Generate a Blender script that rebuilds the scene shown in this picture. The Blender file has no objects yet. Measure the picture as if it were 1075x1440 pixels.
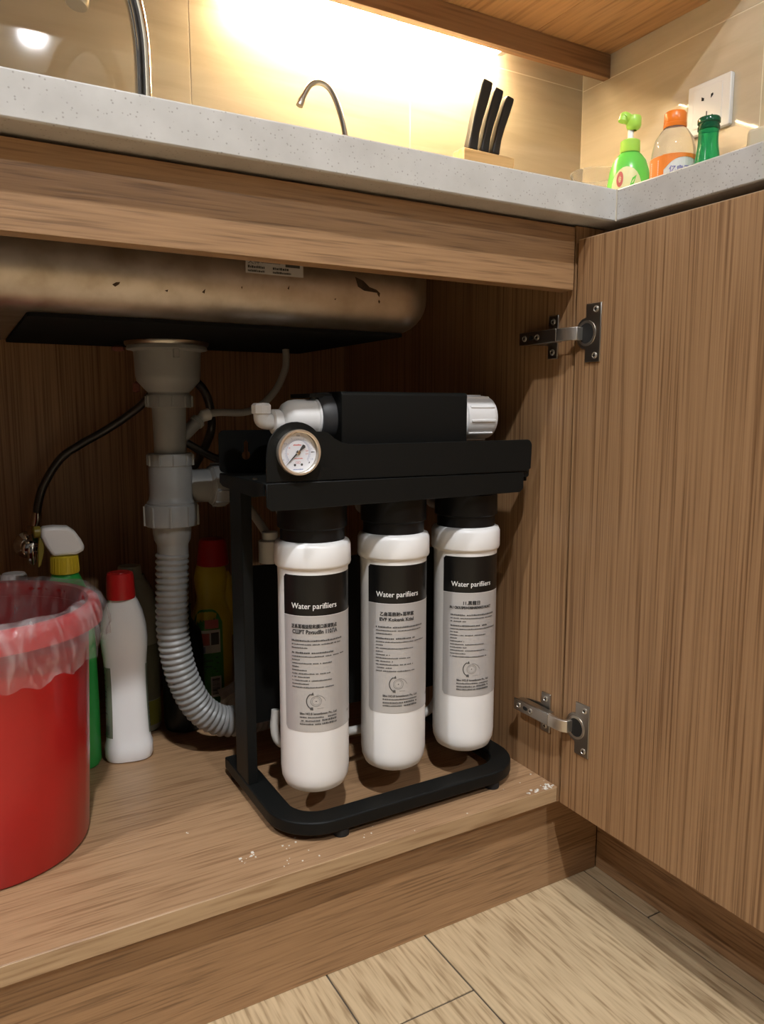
import bpy, math, random
from mathutils import Vector, Matrix
random.seed(7)
R = math.radians
sc = bpy.context.scene
COL = sc.collection

# ------------------------------------------------------------------ camera, world, lights, exposure
cam_d = bpy.data.cameras.new('camera')
cam_d.sensor_fit = 'VERTICAL'; cam_d.sensor_height = 36.0; cam_d.lens = 26.5
cam_d.clip_start = 0.01
cam = bpy.data.objects.new('camera', cam_d); COL.objects.link(cam)
cam.location = (0.0, -0.618, 0.5735)
cam.rotation_euler = (R(90 - 7.683), 0, R(-29.6))
sc.camera = cam
w = bpy.data.worlds.new('world'); sc.world = w; w.use_nodes = True
w.node_tree.nodes['Background'].inputs[0].default_value = (1.0, 0.93, 0.84, 1)
w.node_tree.nodes['Background'].inputs[1].default_value = 0.008
vs = sc.view_settings
vs.view_transform = 'Standard'; vs.look = 'None'; vs.gamma = 1.0; vs.use_curve_mapping = False
vs.exposure = 0.0
DOWNLIGHTS = [(0.44, -2.25, 1650.0), (-0.08, -1.05, 2350.0), (-1.15, -0.50, 1600.0)]   # x, y, emission of the lens
LED_EMIT = 270.0

# ------------------------------------------------------------------ materials
MATS = {}
def nm(name):
    m = bpy.data.materials.new(name); m.use_nodes = True
    nt = m.node_tree
    return m, nt, nt.nodes, nt.links, nt.nodes['Principled BSDF']
def mat(name, col, rough=0.5, metal=0.0, spec=0.5, trans=0.0, emit=0.0, bump=0.0, bscale=200.0, coat=0.0, alpha=1.0, var=0.0, vscale=20.0, sss=0.0, ior=1.45):
    if name in MATS: return MATS[name]
    m, nt, N, L, p = nm(name)
    p.inputs['Base Color'].default_value = (*col, 1)
    p.inputs['Roughness'].default_value = rough
    p.inputs['Metallic'].default_value = metal
    p.inputs['Specular IOR Level'].default_value = spec
    p.inputs['Transmission Weight'].default_value = trans
    p.inputs['Coat Weight'].default_value = coat
    p.inputs['IOR'].default_value = ior
    p.inputs['Alpha'].default_value = alpha
    if sss:
        p.inputs['Subsurface Weight'].default_value = sss
        p.inputs['Subsurface Scale'].default_value = 0.004
        p.inputs['Subsurface Radius'].default_value = (1, .8, .7)
    if emit:
        p.inputs['Emission Color'].default_value = (*col, 1)
        p.inputs['Emission Strength'].default_value = emit
    if bump or var:
        tc = N.new('ShaderNodeTexCoord')
    if bump:
        no = N.new('ShaderNodeTexNoise'); no.inputs['Scale'].default_value = bscale; no.inputs['Detail'].default_value = 3
        bp = N.new('ShaderNodeBump'); bp.inputs['Strength'].default_value = bump; bp.inputs['Distance'].default_value = 0.001
        L.new(tc.outputs['Object'], no.inputs['Vector']); L.new(no.outputs[0], bp.inputs['Height']); L.new(bp.outputs[0], p.inputs['Normal'])
    if var:
        n2 = N.new('ShaderNodeTexNoise'); n2.inputs['Scale'].default_value = vscale; n2.inputs['Detail'].default_value = 5
        rp = N.new('ShaderNodeValToRGB')
        rp.color_ramp.elements[0].position = .35; rp.color_ramp.elements[1].position = .65
        rp.color_ramp.elements[0].color = (*[c * (1 - var) for c in col], 1); rp.color_ramp.elements[1].color = (*[min(1, c * (1 + var)) for c in col], 1)
        L.new(tc.outputs['Object'], n2.inputs['Vector']); L.new(n2.outputs[0], rp.inputs[0]); L.new(rp.outputs[0], p.inputs['Base Color'])
    MATS[name] = m
    return m

def wood(name, axis, light, dark, fine=260.0, along=9.0, rough=0.42, contrast=1.0, wave=0.35):
    """laminate oak: streaks stretched along one axis"""
    m, nt, N, L, p = nm(name)
    tc = N.new('ShaderNodeTexCoord')
    def streak(across, al, detail, dist=0.0):
        mp = N.new('ShaderNodeMapping'); s = [across] * 3; s['xyz'.index(axis)] = al
        mp.inputs['Scale'].default_value = s
        no = N.new('ShaderNodeTexNoise'); no.inputs['Scale'].default_value = 1.0; no.inputs['Detail'].default_value = detail
        no.inputs['Distortion'].default_value = dist
        L.new(tc.outputs['Object'], mp.inputs[0]); L.new(mp.outputs[0], no.inputs['Vector'])
        return no.outputs[0]
    a = streak(fine, along, 2.0)
    b = streak(fine * 0.35, along * 0.5, 3.0, 0.3)
    c = streak(fine * 0.05, along * 0.25, 2.0, 0.4)
    def mix(x, y, f):
        mx = N.new('ShaderNodeMix'); mx.data_type = 'FLOAT'; mx.inputs[0].default_value = f
        L.new(x, mx.inputs[2]); L.new(y, mx.inputs[3]); return mx.outputs[0]
    v = mix(mix(a, b, 0.22), c, 0.12)
    rp = N.new('ShaderNodeValToRGB'); e = rp.color_ramp.elements
    e[0].position = 0.5 - 0.13 / contrast; e[1].position = 0.5 + 0.10 / contrast
    e[0].color = (*dark, 1); e[1].color = (*light, 1)
    md = e.new(0.485); md.color = (*[d * 0.28 + l * 0.72 for d, l in zip(dark, light)], 1)
    L.new(v, rp.inputs[0]); L.new(rp.outputs[0], p.inputs['Base Color'])
    bp = N.new('ShaderNodeBump'); bp.inputs['Strength'].default_value = 0.25; bp.inputs['Distance'].default_value = 0.0006
    L.new(a, bp.inputs['Height']); L.new(bp.outputs[0], p.inputs['Normal'])
    p.inputs['Roughness'].default_value = rough
    MATS[name] = m
    return m

W_L, W_D = (0.39, 0.226, 0.110), (0.19, 0.096, 0.041)
wood('oak_x', 'x', W_L, (0.215, 0.118, 0.055), fine=400, along=13)
wood('oak_z', 'z', W_L, W_D, fine=420, along=4.5)
wood('oak_y', 'y', W_L, W_D, fine=330, along=16)
wood('oak_shelf', 'x', (0.415, 0.252, 0.134), (0.265, 0.150, 0.075), fine=420, along=16)
wood('oak_edge', 'x', (0.46, 0.31, 0.17), (0.30, 0.18, 0.09), fine=260, along=12)
wood('oak_upper', 'y', (0.45, 0.245, 0.105), (0.26, 0.125, 0.045), fine=120, along=6)
wood('oak_valance', 'x', (0.30, 0.16, 0.075), (0.185, 0.092, 0.04), fine=150, along=5)
wood('floor_wood', 'y', (0.60, 0.455, 0.275), (0.33, 0.225, 0.12), fine=260, along=18, rough=0.5, contrast=0.95)
wood('block_wood', 'x', (0.72, 0.47, 0.22), (0.55, 0.33, 0.13), fine=150, along=8)

def quartz():
    m, nt, N, L, p = nm('quartz')
    tc = N.new('ShaderNodeTexCoord')
    vo = N.new('ShaderNodeTexVoronoi'); vo.inputs['Scale'].default_value = 300.0; vo.inputs['Randomness'].default_value = 1.0
    L.new(tc.outputs['Object'], vo.inputs['Vector'])
    rp = N.new('ShaderNodeValToRGB'); rp.color_ramp.elements[0].position = 0.13; rp.color_ramp.elements[1].position = 0.26
    rp.color_ramp.elements[0].color = (0, 0, 0, 1); rp.color_ramp.elements[1].color = (1, 1, 1, 1)
    L.new(vo.outputs['Distance'], rp.inputs[0])
    # only some of the cells carry a speck
    gt = N.new('ShaderNodeMath'); gt.operation = 'GREATER_THAN'; gt.inputs[1].default_value = 0.55
    sp = N.new('ShaderNodeSeparateColor'); L.new(vo.outputs['Color'], sp.inputs[0]); L.new(sp.outputs[0], gt.inputs[0])
    mxv = N.new('ShaderNodeMath'); mxv.operation = 'MAXIMUM'; L.new(rp.outputs[0], mxv.inputs[0]); L.new(gt.outputs[0], mxv.inputs[1])
    no = N.new('ShaderNodeTexNoise'); no.inputs['Scale'].default_value = 30; no.inputs['Detail'].default_value = 4
    L.new(tc.outputs['Object'], no.inputs['Vector'])
    r2 = N.new('ShaderNodeValToRGB'); r2.color_ramp.elements[0].position = .3; r2.color_ramp.elements[1].position = .7
    r2.color_ramp.elements[0].color = (0.47, 0.455, 0.43, 1); r2.color_ramp.elements[1].color = (0.56, 0.545, 0.52, 1)
    L.new(no.outputs[0], r2.inputs[0])
    mx = N.new('ShaderNodeMix'); mx.data_type = 'RGBA'
    L.new(mxv.outputs[0], mx.inputs[0]); mx.inputs[6].default_value = (0.33, 0.31, 0.285, 1); L.new(r2.outputs[0], mx.inputs[7])
    L.new(mx.outputs[2], p.inputs['Base Color']); p.inputs['Roughness'].default_value = 0.35
    MATS['quartz'] = m
quartz()

def tile_mat():
    m, nt, N, L, p = nm('wall_tile')
    tc = N.new('ShaderNodeTexCoord')
    mp = N.new('ShaderNodeMapping'); mp.inputs['Scale'].default_value = (5, 5, 38); mp.inputs['Rotation'].default_value = (R(4), R(-5), 0)
    no = N.new('ShaderNodeTexNoise'); no.inputs['Scale'].default_value = 1; no.inputs['Detail'].default_value = 5; no.inputs['Distortion'].default_value = 0.6
    L.new(tc.outputs['Object'], mp.inputs[0]); L.new(mp.outputs[0], no.inputs['Vector'])
    rp = N.new('ShaderNodeValToRGB'); rp.color_ramp.elements[0].position = .3; rp.color_ramp.elements[1].position = .72
    rp.color_ramp.elements[0].color = (0.48, 0.40, 0.285, 1); rp.color_ramp.elements[1].color = (0.58, 0.50, 0.37, 1)
    L.new(no.outputs[0], rp.inputs[0]); L.new(rp.outputs[0], p.inputs['Base Color'])
    p.inputs['Roughness'].default_value = 0.05; p.inputs['Specular IOR Level'].default_value = 0.35
    MATS['wall_tile'] = m
tile_mat()

def steel_sink():
    m, nt, N, L, p = nm('sink_steel')
    tc = N.new('ShaderNodeTexCoord')
    no = N.new('ShaderNodeTexNoise'); no.inputs['Scale'].default_value = 35; no.inputs['Detail'].default_value = 6
    L.new(tc.outputs['Object'], no.inputs['Vector'])
    rp = N.new('ShaderNodeValToRGB'); rp.color_ramp.elements[0].position = .25; rp.color_ramp.elements[1].position = .62
    rp.color_ramp.elements[0].color = (0.34, 0.28, 0.21, 1); rp.color_ramp.elements[1].color = (0.52, 0.465, 0.40, 1)
    L.new(no.outputs[0], rp.inputs[0]); L.new(rp.outputs[0], p.inputs['Base Color'])
    p.inputs['Metallic'].default_value = 0.95; p.inputs['Roughness'].default_value = 0.36
    MATS['sink_steel'] = m
steel_sink()

mat('grout', (0.74, 0.67, 0.53), 0.8)
mat('floor_grout', (0.12, 0.095, 0.07), 0.9)
mat('plaster', (0.085, 0.08, 0.075), 0.9)
mat('ceiling_paint', (0.22, 0.215, 0.21), 0.9)  # ceiling tone set well below white to hold back bounced room light
mat('black_metal', (0.0075, 0.008, 0.0075), 0.42, 0.0, spec=0.2, bump=0.12, bscale=900)
mat('black_plastic', (0.008, 0.008, 0.0085), 0.36, spec=0.3)
mat('dark_grey_plastic', (0.035, 0.035, 0.036), 0.5)
mat('black_print', (0.006, 0.006, 0.006), 0.30)
mat('white_plastic', (0.88, 0.875, 0.865), 0.28, coat=0.1)
mat('white_matte', (0.74, 0.72, 0.69), 0.45)
mat('white_print', (0.82, 0.82, 0.80), 0.4)
mat('silver_label', (0.54, 0.53, 0.525), 0.36, 0.3)
mat('ink', (0.05, 0.05, 0.05), 0.5)
mat('ink_soft', (0.10, 0.098, 0.095), 0.5)
mat('pvc_grey', (0.29, 0.295, 0.29), 0.38, var=0.06, vscale=30)
mat('pvc_dark', (0.20, 0.19, 0.17), 0.45)
mat('tube_grey', (0.42, 0.41, 0.38), 0.4)
mat('tube_white', (0.62, 0.60, 0.56), 0.4)
mat('rubber', (0.012, 0.012, 0.012), 0.75)
mat('sound_pad', (0.006, 0.006, 0.0065), 0.9, spec=0.15)
mat('chrome', (0.72, 0.72, 0.73), 0.08, 1.0)
mat('brushed_steel', (0.46, 0.42, 0.36), 0.28, 1.0)
mat('hinge_dark', (0.44, 0.41, 0.365), 0.32, 1.0)
mat('hinge_bright', (0.74, 0.70, 0.63), 0.36, 1.0)
mat('gold_steel', (0.86, 0.78, 0.66), 0.30, 0.85)
mat('dial_white', (0.72, 0.73, 0.78), 0.4)
mat('ink_red', (0.55, 0.13, 0.11), 0.5)
mat('ink_blue', (0.20, 0.25, 0.42), 0.5)
mat('ink_navy', (0.07, 0.05, 0.35), 0.5)
mat('bin_red', (0.41, 0.012, 0.011), 0.30, var=0.05, vscale=8, coat=0.15)
mat('cap_red', (0.50, 0.018, 0.018), 0.30)
mat('bottle_green', (0.03, 0.36, 0.07), 0.3)
mat('bottle_yellow', (0.62, 0.47, 0.03), 0.34)
mat('trigger_olive', (0.24, 0.19, 0.03), 0.4)
mat('bottle_pale', (0.40, 0.43, 0.36), 0.35)
mat('liquid_olive', (0.30, 0.33, 0.06), 0.4)
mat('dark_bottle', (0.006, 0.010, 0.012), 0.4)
mat('label_green', (0.06, 0.26, 0.04), 0.4)
mat('label_greygreen', (0.19, 0.21, 0.15), 0.45)
mat('label_white', (0.66, 0.64, 0.58), 0.45)
mat('label_cream', (0.74, 0.70, 0.36), 0.45)
mat('soap_green', (0.16, 0.62, 0.09), 0.25, sss=0.3)
mat('pump_green', (0.42, 0.72, 0.10), 0.3, sss=0.2)
mat('orange_cap', (0.80, 0.20, 0.02), 0.3)
mat('orange_label', (0.78, 0.22, 0.03), 0.4)
mat('clear_plastic', (0.92, 0.90, 0.84), 0.06, trans=0.9, ior=1.15)
mat('green_glass', (0.03, 0.42, 0.16), 0.05, trans=0.75, ior=1.2)
mat('green_glass_dark', (0.015, 0.10, 0.045), 0.12, trans=0.3, ior=1.3)
mat('clear_glass', (0.95, 0.95, 0.93), 0.03, trans=0.95, ior=1.25)
mat('knife_handle', (0.015, 0.015, 0.015), 0.5)
mat('socket_white', (0.76, 0.74, 0.70), 0.3)
mat('slot_black', (0.01, 0.009, 0.008), 0.7)
mat('rust', (0.045, 0.026, 0.013), 0.85, var=0.4, vscale=150)
mat('rust_red', (0.16, 0.05, 0.035), 0.8)
mat('dust_white', (0.72, 0.68, 0.60), 0.9)
mat('edge_band', (0.52, 0.38, 0.24), 0.45)
mat('sealant', (0.55, 0.50, 0.40), 0.6)
mat('paper_white', (0.56, 0.54, 0.48), 0.8)
mat('lamp_lens_off', (0.7, 0.7, 0.68), 0.4)
mat('beige_plastic', (0.60, 0.54, 0.42), 0.45)

def bag_mat():
    m, nt, N, L, p = nm('bag_film')
    p.inputs['Base Color'].default_value = (0.78, 0.72, 0.72, 1); p.inputs['Roughness'].default_value = 0.16
    p.inputs['Specular IOR Level'].default_value = 1.0
    tr = N.new('ShaderNodeBsdfTransparent'); tr.inputs[0].default_value = (0.985, 0.965, 0.965, 1)
    mx = N.new('ShaderNodeMixShader')
    tc = N.new('ShaderNodeTexCoord')
    mp = N.new('ShaderNodeMapping'); mp.inputs['Scale'].default_value = (1, 1, 0.35); mp.inputs['Rotation'].default_value = (R(25), R(20), 0)
    no = N.new('ShaderNodeTexNoise'); no.inputs['Scale'].default_value = 42; no.inputs['Detail'].default_value = 5; no.inputs['Distortion'].default_value = 1.6
    mr = N.new('ShaderNodeMapRange'); mr.inputs[1].default_value = .42; mr.inputs[2].default_value = .72; mr.inputs[3].default_value = 0.10; mr.inputs[4].default_value = 0.34
    L.new(tc.outputs['Object'], mp.inputs[0]); L.new(mp.outputs[0], no.inputs['Vector']); L.new(no.outputs[0], mr.inputs[0]); L.new(mr.outputs[0], mx.inputs[0])
    bp = N.new('ShaderNodeBump'); bp.inputs['Strength'].default_value = 0.8; bp.inputs['Distance'].default_value = 0.006
    L.new(no.outputs[0], bp.inputs['Height']); L.new(bp.outputs[0], p.inputs['Normal'])
    L.new(tr.outputs[0], mx.inputs[1]); L.new(p.outputs[0], mx.inputs[2]); L.new(mx.outputs[0], N['Material Output'].inputs[0])
    MATS['bag_film'] = m
bag_mat()

def braid_mat():
    m, nt, N, L, p = nm('braid')
    tc = N.new('ShaderNodeTexCoord')
    ck = N.new('ShaderNodeTexNoise'); ck.inputs['Scale'].default_value = 500
    rp = N.new('ShaderNodeValToRGB'); rp.color_ramp.elements[0].color = (0.008, 0.008, 0.008, 1); rp.color_ramp.elements[1].color = (0.05, 0.05, 0.05, 1)
    L.new(tc.outputs['Object'], ck.inputs['Vector']); L.new(ck.outputs[0], rp.inputs[0]); L.new(rp.outputs[0], p.inputs['Base Color'])
    p.inputs['Roughness'].default_value = 0.3; p.inputs['Specular IOR Level'].default_value = 0.8
    MATS['braid'] = m
braid_mat()

def emit_mat(name, col, s):
    m, nt, N, L, p = nm(name)
    e = N.new('ShaderNodeEmission'); e.inputs[0].default_value = (*col, 1); e.inputs[1].default_value = s
    L.new(e.outputs[0], N['Material Output'].inputs[0]); MATS[name] = m
emit_mat('led_tube', (1.0, 0.80, 0.50), LED_EMIT)

# ------------------------------------------------------------------ mesh helpers (all coordinates are world metres)
class MB:
    def __init__(s): s.v = []; s.f = []
    def add(s, vs, fs):
        o = len(s.v); s.v += [tuple(p) for p in vs]; s.f += [tuple(i + o for i in f) for f in fs]; return s
    def box(s, x0, x1, y0, y1, z0, z1):
        return s.add([(x0,y0,z0),(x1,y0,z0),(x1,y1,z0),(x0,y1,z0),(x0,y0,z1),(x1,y0,z1),(x1,y1,z1),(x0,y1,z1)],
                     [(0,3,2,1),(4,5,6,7),(0,1,5,4),(1,2,6,5),(2,3,7,6),(3,0,4,7)])
    def lathe(s, prof, c=(0,0,0), axis='z', seg=32, sx=1.0, sy=1.0, power=2.0, rot=0.0, caps=True):
        """prof = [(r, h)], turned about an axis through c; sx, sy squash, power > 2 squares the section"""
        vs = []; n = len(prof)
        for r, h in prof:
            for k in range(seg):
                a = 2 * math.pi * k / seg
                ca, sa = math.cos(a), math.sin(a)
                if power != 2.0:
                    q = (abs(ca) ** power + abs(sa) ** power) ** (-1 / power); ca *= q; sa *= q
                u, v = r * sx * ca, r * sy * sa
                if rot: u, v = u * math.cos(rot) - v * math.sin(rot), u * math.sin(rot) + v * math.cos(rot)
                vs.append({'z': (c[0]+u, c[1]+v, c[2]+h), 'x': (c[0]+h, c[1]+u, c[2]+v), 'y': (c[0]+v, c[1]+h, c[2]+u)}[axis])
        fs = []
        for i in range(n - 1):
            for k in range(seg):
                a, b = i*seg+k, i*seg+(k+1) % seg
                fs.append((a, b, b+seg, a+seg))
        if caps:
            fs.append(tuple(range(seg-1, -1, -1))); fs.append(tuple((n-1)*seg+k for k in range(seg)))
        return s.add(vs, fs)
    def tube(s, pts, r, seg=12, caps=True):
        """r a number or list along the points"""
        P = [Vector(p) for p in pts]; n = len(P)
        T = [(P[min(i+1, n-1)] - P[max(i-1, 0)]).normalized() for i in range(n)]
        up = Vector((0,0,1)) if abs(T[0].z) < 0.9 else Vector((1,0,0))
        nrm = (up - T[0]*up.dot(T[0])).normalized()
        vs = []
        for i in range(n):
            nrm = (nrm - T[i]*nrm.dot(T[i])).normalized(); bi = T[i].cross(nrm)
            rr = r[i] if isinstance(r, (list, tuple)) else r
            for k in range(seg):
                a = 2*math.pi*k/seg; vs.append(P[i] + rr*(nrm*math.cos(a) + bi*math.sin(a)))
        fs = []
        for i in range(n-1):
            for k in range(seg):
                a, b = i*seg+k, i*seg+(k+1) % seg
                fs.append((a, b, b+seg, a+seg))
        if caps:
            fs.append(tuple(range(seg-1,-1,-1))); fs.append(tuple((n-1)*seg+k for k in range(seg)))
        return s.add(vs, fs)
    def prism(s, poly, plane, a, b):
        """poly 2-D outline (counter-clockwise); plane 'xz' extrudes along y from a to b, and so on"""
        def P(u, v, w): return {'xz': (u, w, v), 'xy': (u, v, w), 'yz': (w, u, v)}[plane]
        n = len(poly)
        vs = [P(u, v, a) for u, v in poly] + [P(u, v, b) for u, v in poly]
        fs = [tuple(range(n)), tuple(range(2*n-1, n-1, -1))] + [(i, (i+n), ((i+1) % n)+n, (i+1) % n) for i in range(n)]
        return s.add(vs, fs)
    def quad(s, *p): return s.add(p, [tuple(range(len(p)))])

def spline(pts, n=10):
    """Catmull-Rom through the points"""
    P = [Vector(p) for p in pts]; P = [2*P[0]-P[1]] + P + [2*P[-1]-P[-2]]; out = []
    for i in range(1, len(P)-2):
        for k in range(n):
            t = k/n; a, b, c, d = P[i-1:i+3]
            out.append(0.5*((2*b) + (c-a)*t + (2*a-5*b+4*c-d)*t*t + (3*b-a-3*c+d)*t**3))
    out.append(P[-2]); return out
def resample(pts, step):
    out = [pts[0]]; acc = 0
    for a, b in zip(pts, pts[1:]):
        d = (b-a).length
        while acc + d >= step:
            t = (step-acc)/d; a = a + (b-a)*t; out.append(a); d = (b-a).length; acc = 0
        acc += d
    return out
def rrect(x0, x1, y0, y1, r, n=6):
    out = []
    for cx, cy, a0 in ((x1-r, y0+r, -90), (x1-r, y1-r, 0), (x0+r, y1-r, 90), (x0+r, y0+r, 180)):
        for k in range(n+1):
            a = R(a0 + 90*k/n); out.append((cx + r*math.cos(a), cy + r*math.sin(a)))
    return out

ORG = {}
def props(o, label=None, cat=None, group=None, kind=None):
    if label: o['label'] = label
    if cat: o['category'] = cat
    if group: o['group'] = group
    if kind: o['kind'] = kind
    return o
def thing(name, loc, label, cat, group=None, kind=None):
    o = bpy.data.objects.new(name, None); COL.objects.link(o); o.location = loc; o.empty_display_size = 0.02
    ORG[o] = Vector(loc)
    return props(o, label, cat, group, kind)
def part(name, mb, m, parent=None, bevel=0.0, smooth=38, label=None, cat=None, group=None, kind=None, base=None, seg=2, fix=True, solid=0.0):
    org = ORG[parent] if parent else Vector(base or (0, 0, 0))
    me = bpy.data.meshes.new(name)
    me.from_pydata([Vector(p) - org for p in mb.v], [], mb.f)
    if fix:
        import bmesh
        bm = bmesh.new(); bm.from_mesh(me); bmesh.ops.recalc_face_normals(bm, faces=bm.faces); bm.to_mesh(me); bm.free()
    me.materials.append(MATS[m])
    me.polygons.foreach_set('use_smooth', [True]*len(me.polygons))
    me.set_sharp_from_angle(angle=R(smooth)); me.update()
    o = bpy.data.objects.new(name, me); COL.objects.link(o)
    if parent: o.parent = parent
    else: o.location = org
    ORG[o] = org
    if solid:
        md = o.modifiers.new('solid', 'SOLIDIFY'); md.thickness = solid; md.offset = -1
    if bevel:
        md = o.modifiers.new('bevel', 'BEVEL'); md.width = bevel; md.segments = seg; md.limit_method = 'ANGLE'; md.angle_limit = R(40)
        md.harden_normals = False
    return props(o, label, cat, group, kind)
def Box(*a): return MB().box(*a)

_txt = {}
def text2d(body, size, width=None):
    """flat outline of a line of text, baseline start at the origin; returns (points, faces, width)"""
    cu = bpy.data.curves.new('t', 'FONT'); cu.body = body; cu.size = size; cu.resolution_u = 2
    ob = bpy.data.objects.new('t', cu); COL.objects.link(ob)
    dg = bpy.context.evaluated_depsgraph_get(); dg.update()
    me = bpy.data.meshes.new_from_object(ob.evaluated_get(dg))
    vs = [(v.co.x, v.co.y) for v in me.vertices]; fs = [tuple(p.vertices) for p in me.polygons]
    bpy.data.objects.remove(ob); bpy.data.curves.remove(cu); bpy.data.meshes.remove(me)
    if not vs: return [], [], 0
    x0 = min(p[0] for p in vs); x1 = max(p[0] for p in vs)
    k = (width/(x1-x0)) if width else 1.0
    return [((x-x0)*k, y) for x, y in vs], fs, (x1-x0)*k
def put_text(mb, fn, body, size, u, v, width=None, shear=0.0, bold=0.0):
    vs, fs, wd = text2d(body, size, width)
    for ox, oy in ((0, 0), (bold, 0), (0, bold), (bold, bold)) if bold else ((0, 0),):
        mb.add([fn(u + x + ox + shear*y, v + y + oy) for x, y in vs], fs)
    return wd
def put_poly(mb, fn, poly): mb.add([fn(u, v) for u, v in poly], [tuple(range(len(poly)))])
def put_rect(mb, fn, u0, u1, v0, v1, nu=1):
    for k in range(nu):
        a = u0 + (u1-u0)*k/nu; b = u0 + (u1-u0)*(k+1)/nu
        mb.add([fn(a, v0), fn(b, v0), fn(b, v1), fn(a, v1)], [(0, 1, 2, 3)])
def put_ring(mb, fn, cu, cv, r0, r1, a0=0, a1=360, n=40):
    for k in range(n):
        a, b = R(a0+(a1-a0)*k/n), R(a0+(a1-a0)*(k+1)/n)
        mb.add([fn(cu+r*math.cos(t), cv+r*math.sin(t)) for r, t in ((r0,a),(r1,a),(r1,b),(r0,b))], [(0,1,2,3)])
def put_smallprint(mb, fn, u, v, length, h):
    """a row of illegible print: little marks of uneven width and height"""
    x = u
    while x < u + length:
        wd = h * random.choice((0.45, 0.6, 0.8, 0.95)); hh = h * random.uniform(0.75, 1.1)
        if random.random() > 0.05: put_rect(mb, fn, x, min(x+wd, u+length), v, v+hh)
        x += wd + h*0.18

# ================================================================== SETTING
# floor: wood-look tiles laid towards the viewer
fl = part('floor', Box(-2.0, 1.128, -3.2, 0.565, -0.03, -0.002), 'floor_grout', kind='structure', label='wood-look tiled kitchen floor')
xs = [-1.14, -0.90, -0.66, -0.42, -0.18, 0.06, 0.2975, 0.417, 0.655, 0.895]
cuts = {0.2975: -0.070, 0.655: -0.080, 0.417: -0.52, 0.06: -0.40, -0.18: -0.75, -0.42: -0.3, -0.66: -0.6, -0.90: -0.2, -1.14: -0.5}
for a, b in zip(xs, xs[1:]):
    y = cuts[a]; ys = [0.035, y]
    while ys[-1] > -3.0: ys.append(max(-3.15, ys[-1] - 0.90))
    for y1, y0 in zip(ys, ys[1:]):
        part('floor_tile', Box(a+.0009, b-.0009, y0+.0009, y1-.0009, -0.0018, 0.0), 'floor_wood', fl, bevel=0.0005, seg=1)

wb = part('wall_back', Box(-2.0, 1.25, 0.5656, 0.65, 0, 2.25), 'grout', kind='structure', label='cream tiled kitchen wall above the counter')
tx = [-1.19, -0.806, -0.423, -0.0395, 0.344, 0.7275, 1.128]
for a, b in zip(tx, tx[1:]):
    for z0, z1 in ((0.60, 1.198), (1.198, 1.80)):
        part('wall_tile', Box(a+.001, b-.001, 0.565, 0.5656, z0+.001, z1-.001), 'wall_tile', wb, bevel=0.0006, seg=1)
wr = part('wall_right', Box(1.1286, 1.25, -3.2, 0.5655, 0, 2.25), 'grout', kind='structure', label='cream tiled side wall with the socket')
ty = [0.5645, 0.175, -0.208, -0.592, -0.975]
for b, a in zip(ty, ty[1:]):
    for z0, z1 in ((0.60, 1.196), (1.196, 1.80)):
        part('wall_tile', Box(1.128, 1.1286, a+.001, b-.001, z0+.001, z1-.001), 'wall_tile', wr, bevel=0.0006, seg=1)
part('wall_left', Box(-2.1, -2.0, -3.2, 0.65, 0, 2.25), 'plaster', kind='structure', label='plain plastered wall')
part('wall_front', Box(-2.1, 1.25, -3.3, -3.2, 0, 2.25), 'plaster', kind='structure', label='plain plastered wall behind the viewer')
part('ceiling', Box(-2.1, 1.25, -3.3, 0.65, 2.27, 2.35), 'ceiling_paint', kind='structure', label='painted ceiling, darkened to cut bounced light')
for i, (x, y, e) in enumerate(DOWNLIGHTS):
    t = thing('downlight', (x, y, 2.27), ['round recessed ceiling downlight farthest from the counter', 'round recessed ceiling downlight nearer the sink', 'round recessed ceiling downlight off to the left of the sink'][i], 'lamp', 'ceiling downlights')
    part('trim_ring', MB().lathe([(0.042, -0.001), (0.056, -0.001), (0.056, -0.006), (0.042, -0.009), (0.042, -0.001)], (x, y, 2.27), caps=False), 'white_matte', t)
    nmn = 'downlight_lens_%d' % i
    if e: emit_mat(nmn, (0.975, 0.983, 1.0), e)
    else: MATS[nmn] = MATS['lamp_lens_off']
    part('lens', MB().lathe([(0.040, -0.002), (0.040, -0.006)], (x, y, 2.27)), nmn, t)

# ================================================================== SINK CABINET
cab = thing('sink_cabinet', (0.19, 0.25, 0.0), 'oak laminate sink base cabinet standing open with the filter inside', 'cabinet')
part('bottom_panel', Box(-0.212, 0.5868, 0.0012, 0.54, 0.121, 0.139), 'oak_shelf', cab, bevel=0.0008)
part('edge_strip', Box(-0.212, 0.5855, 0.0, 0.0012, 0.1212, 0.1388), 'oak_edge', cab, bevel=0.0004, seg=1)
part('side_panel', Box(0.587, 0.605, 0.0, 0.56, 0.121, 0.766), 'oak_z', cab)
part('side_panel', Box(-0.23, -0.212, 0.0, 0.56, 0.121, 0.766), 'oak_z', cab)
part('back_panel', Box(-0.212, 0.587, 0.54, 0.549, 0.121, 0.766), 'oak_z', cab)
part('front_rail', Box(-0.212, 0.5855, 0.0, 0.018, 0.700, 0.7645), 'oak_x', cab, bevel=0.0006)
part('toe_kick', Box(-0.23, 0.673, 0.02, 0.036, 0.0005, 0.1205), 'oak_x', cab)
door = part('cabinet_door', Box(0.5872, 0.605, -0.452, -0.004, 0.1215, 0.7505), 'oak_z', cab, label='oak cabinet door standing open at a right angle')
part('edge_band', Box(0.5872, 0.605, -0.452, -0.004, 0.7505, 0.7512), 'edge_band', door)
part('edge_band', Box(0.5872, 0.605, -0.4528, -0.452, 0.1215, 0.7505), 'edge_band', door)

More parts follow.
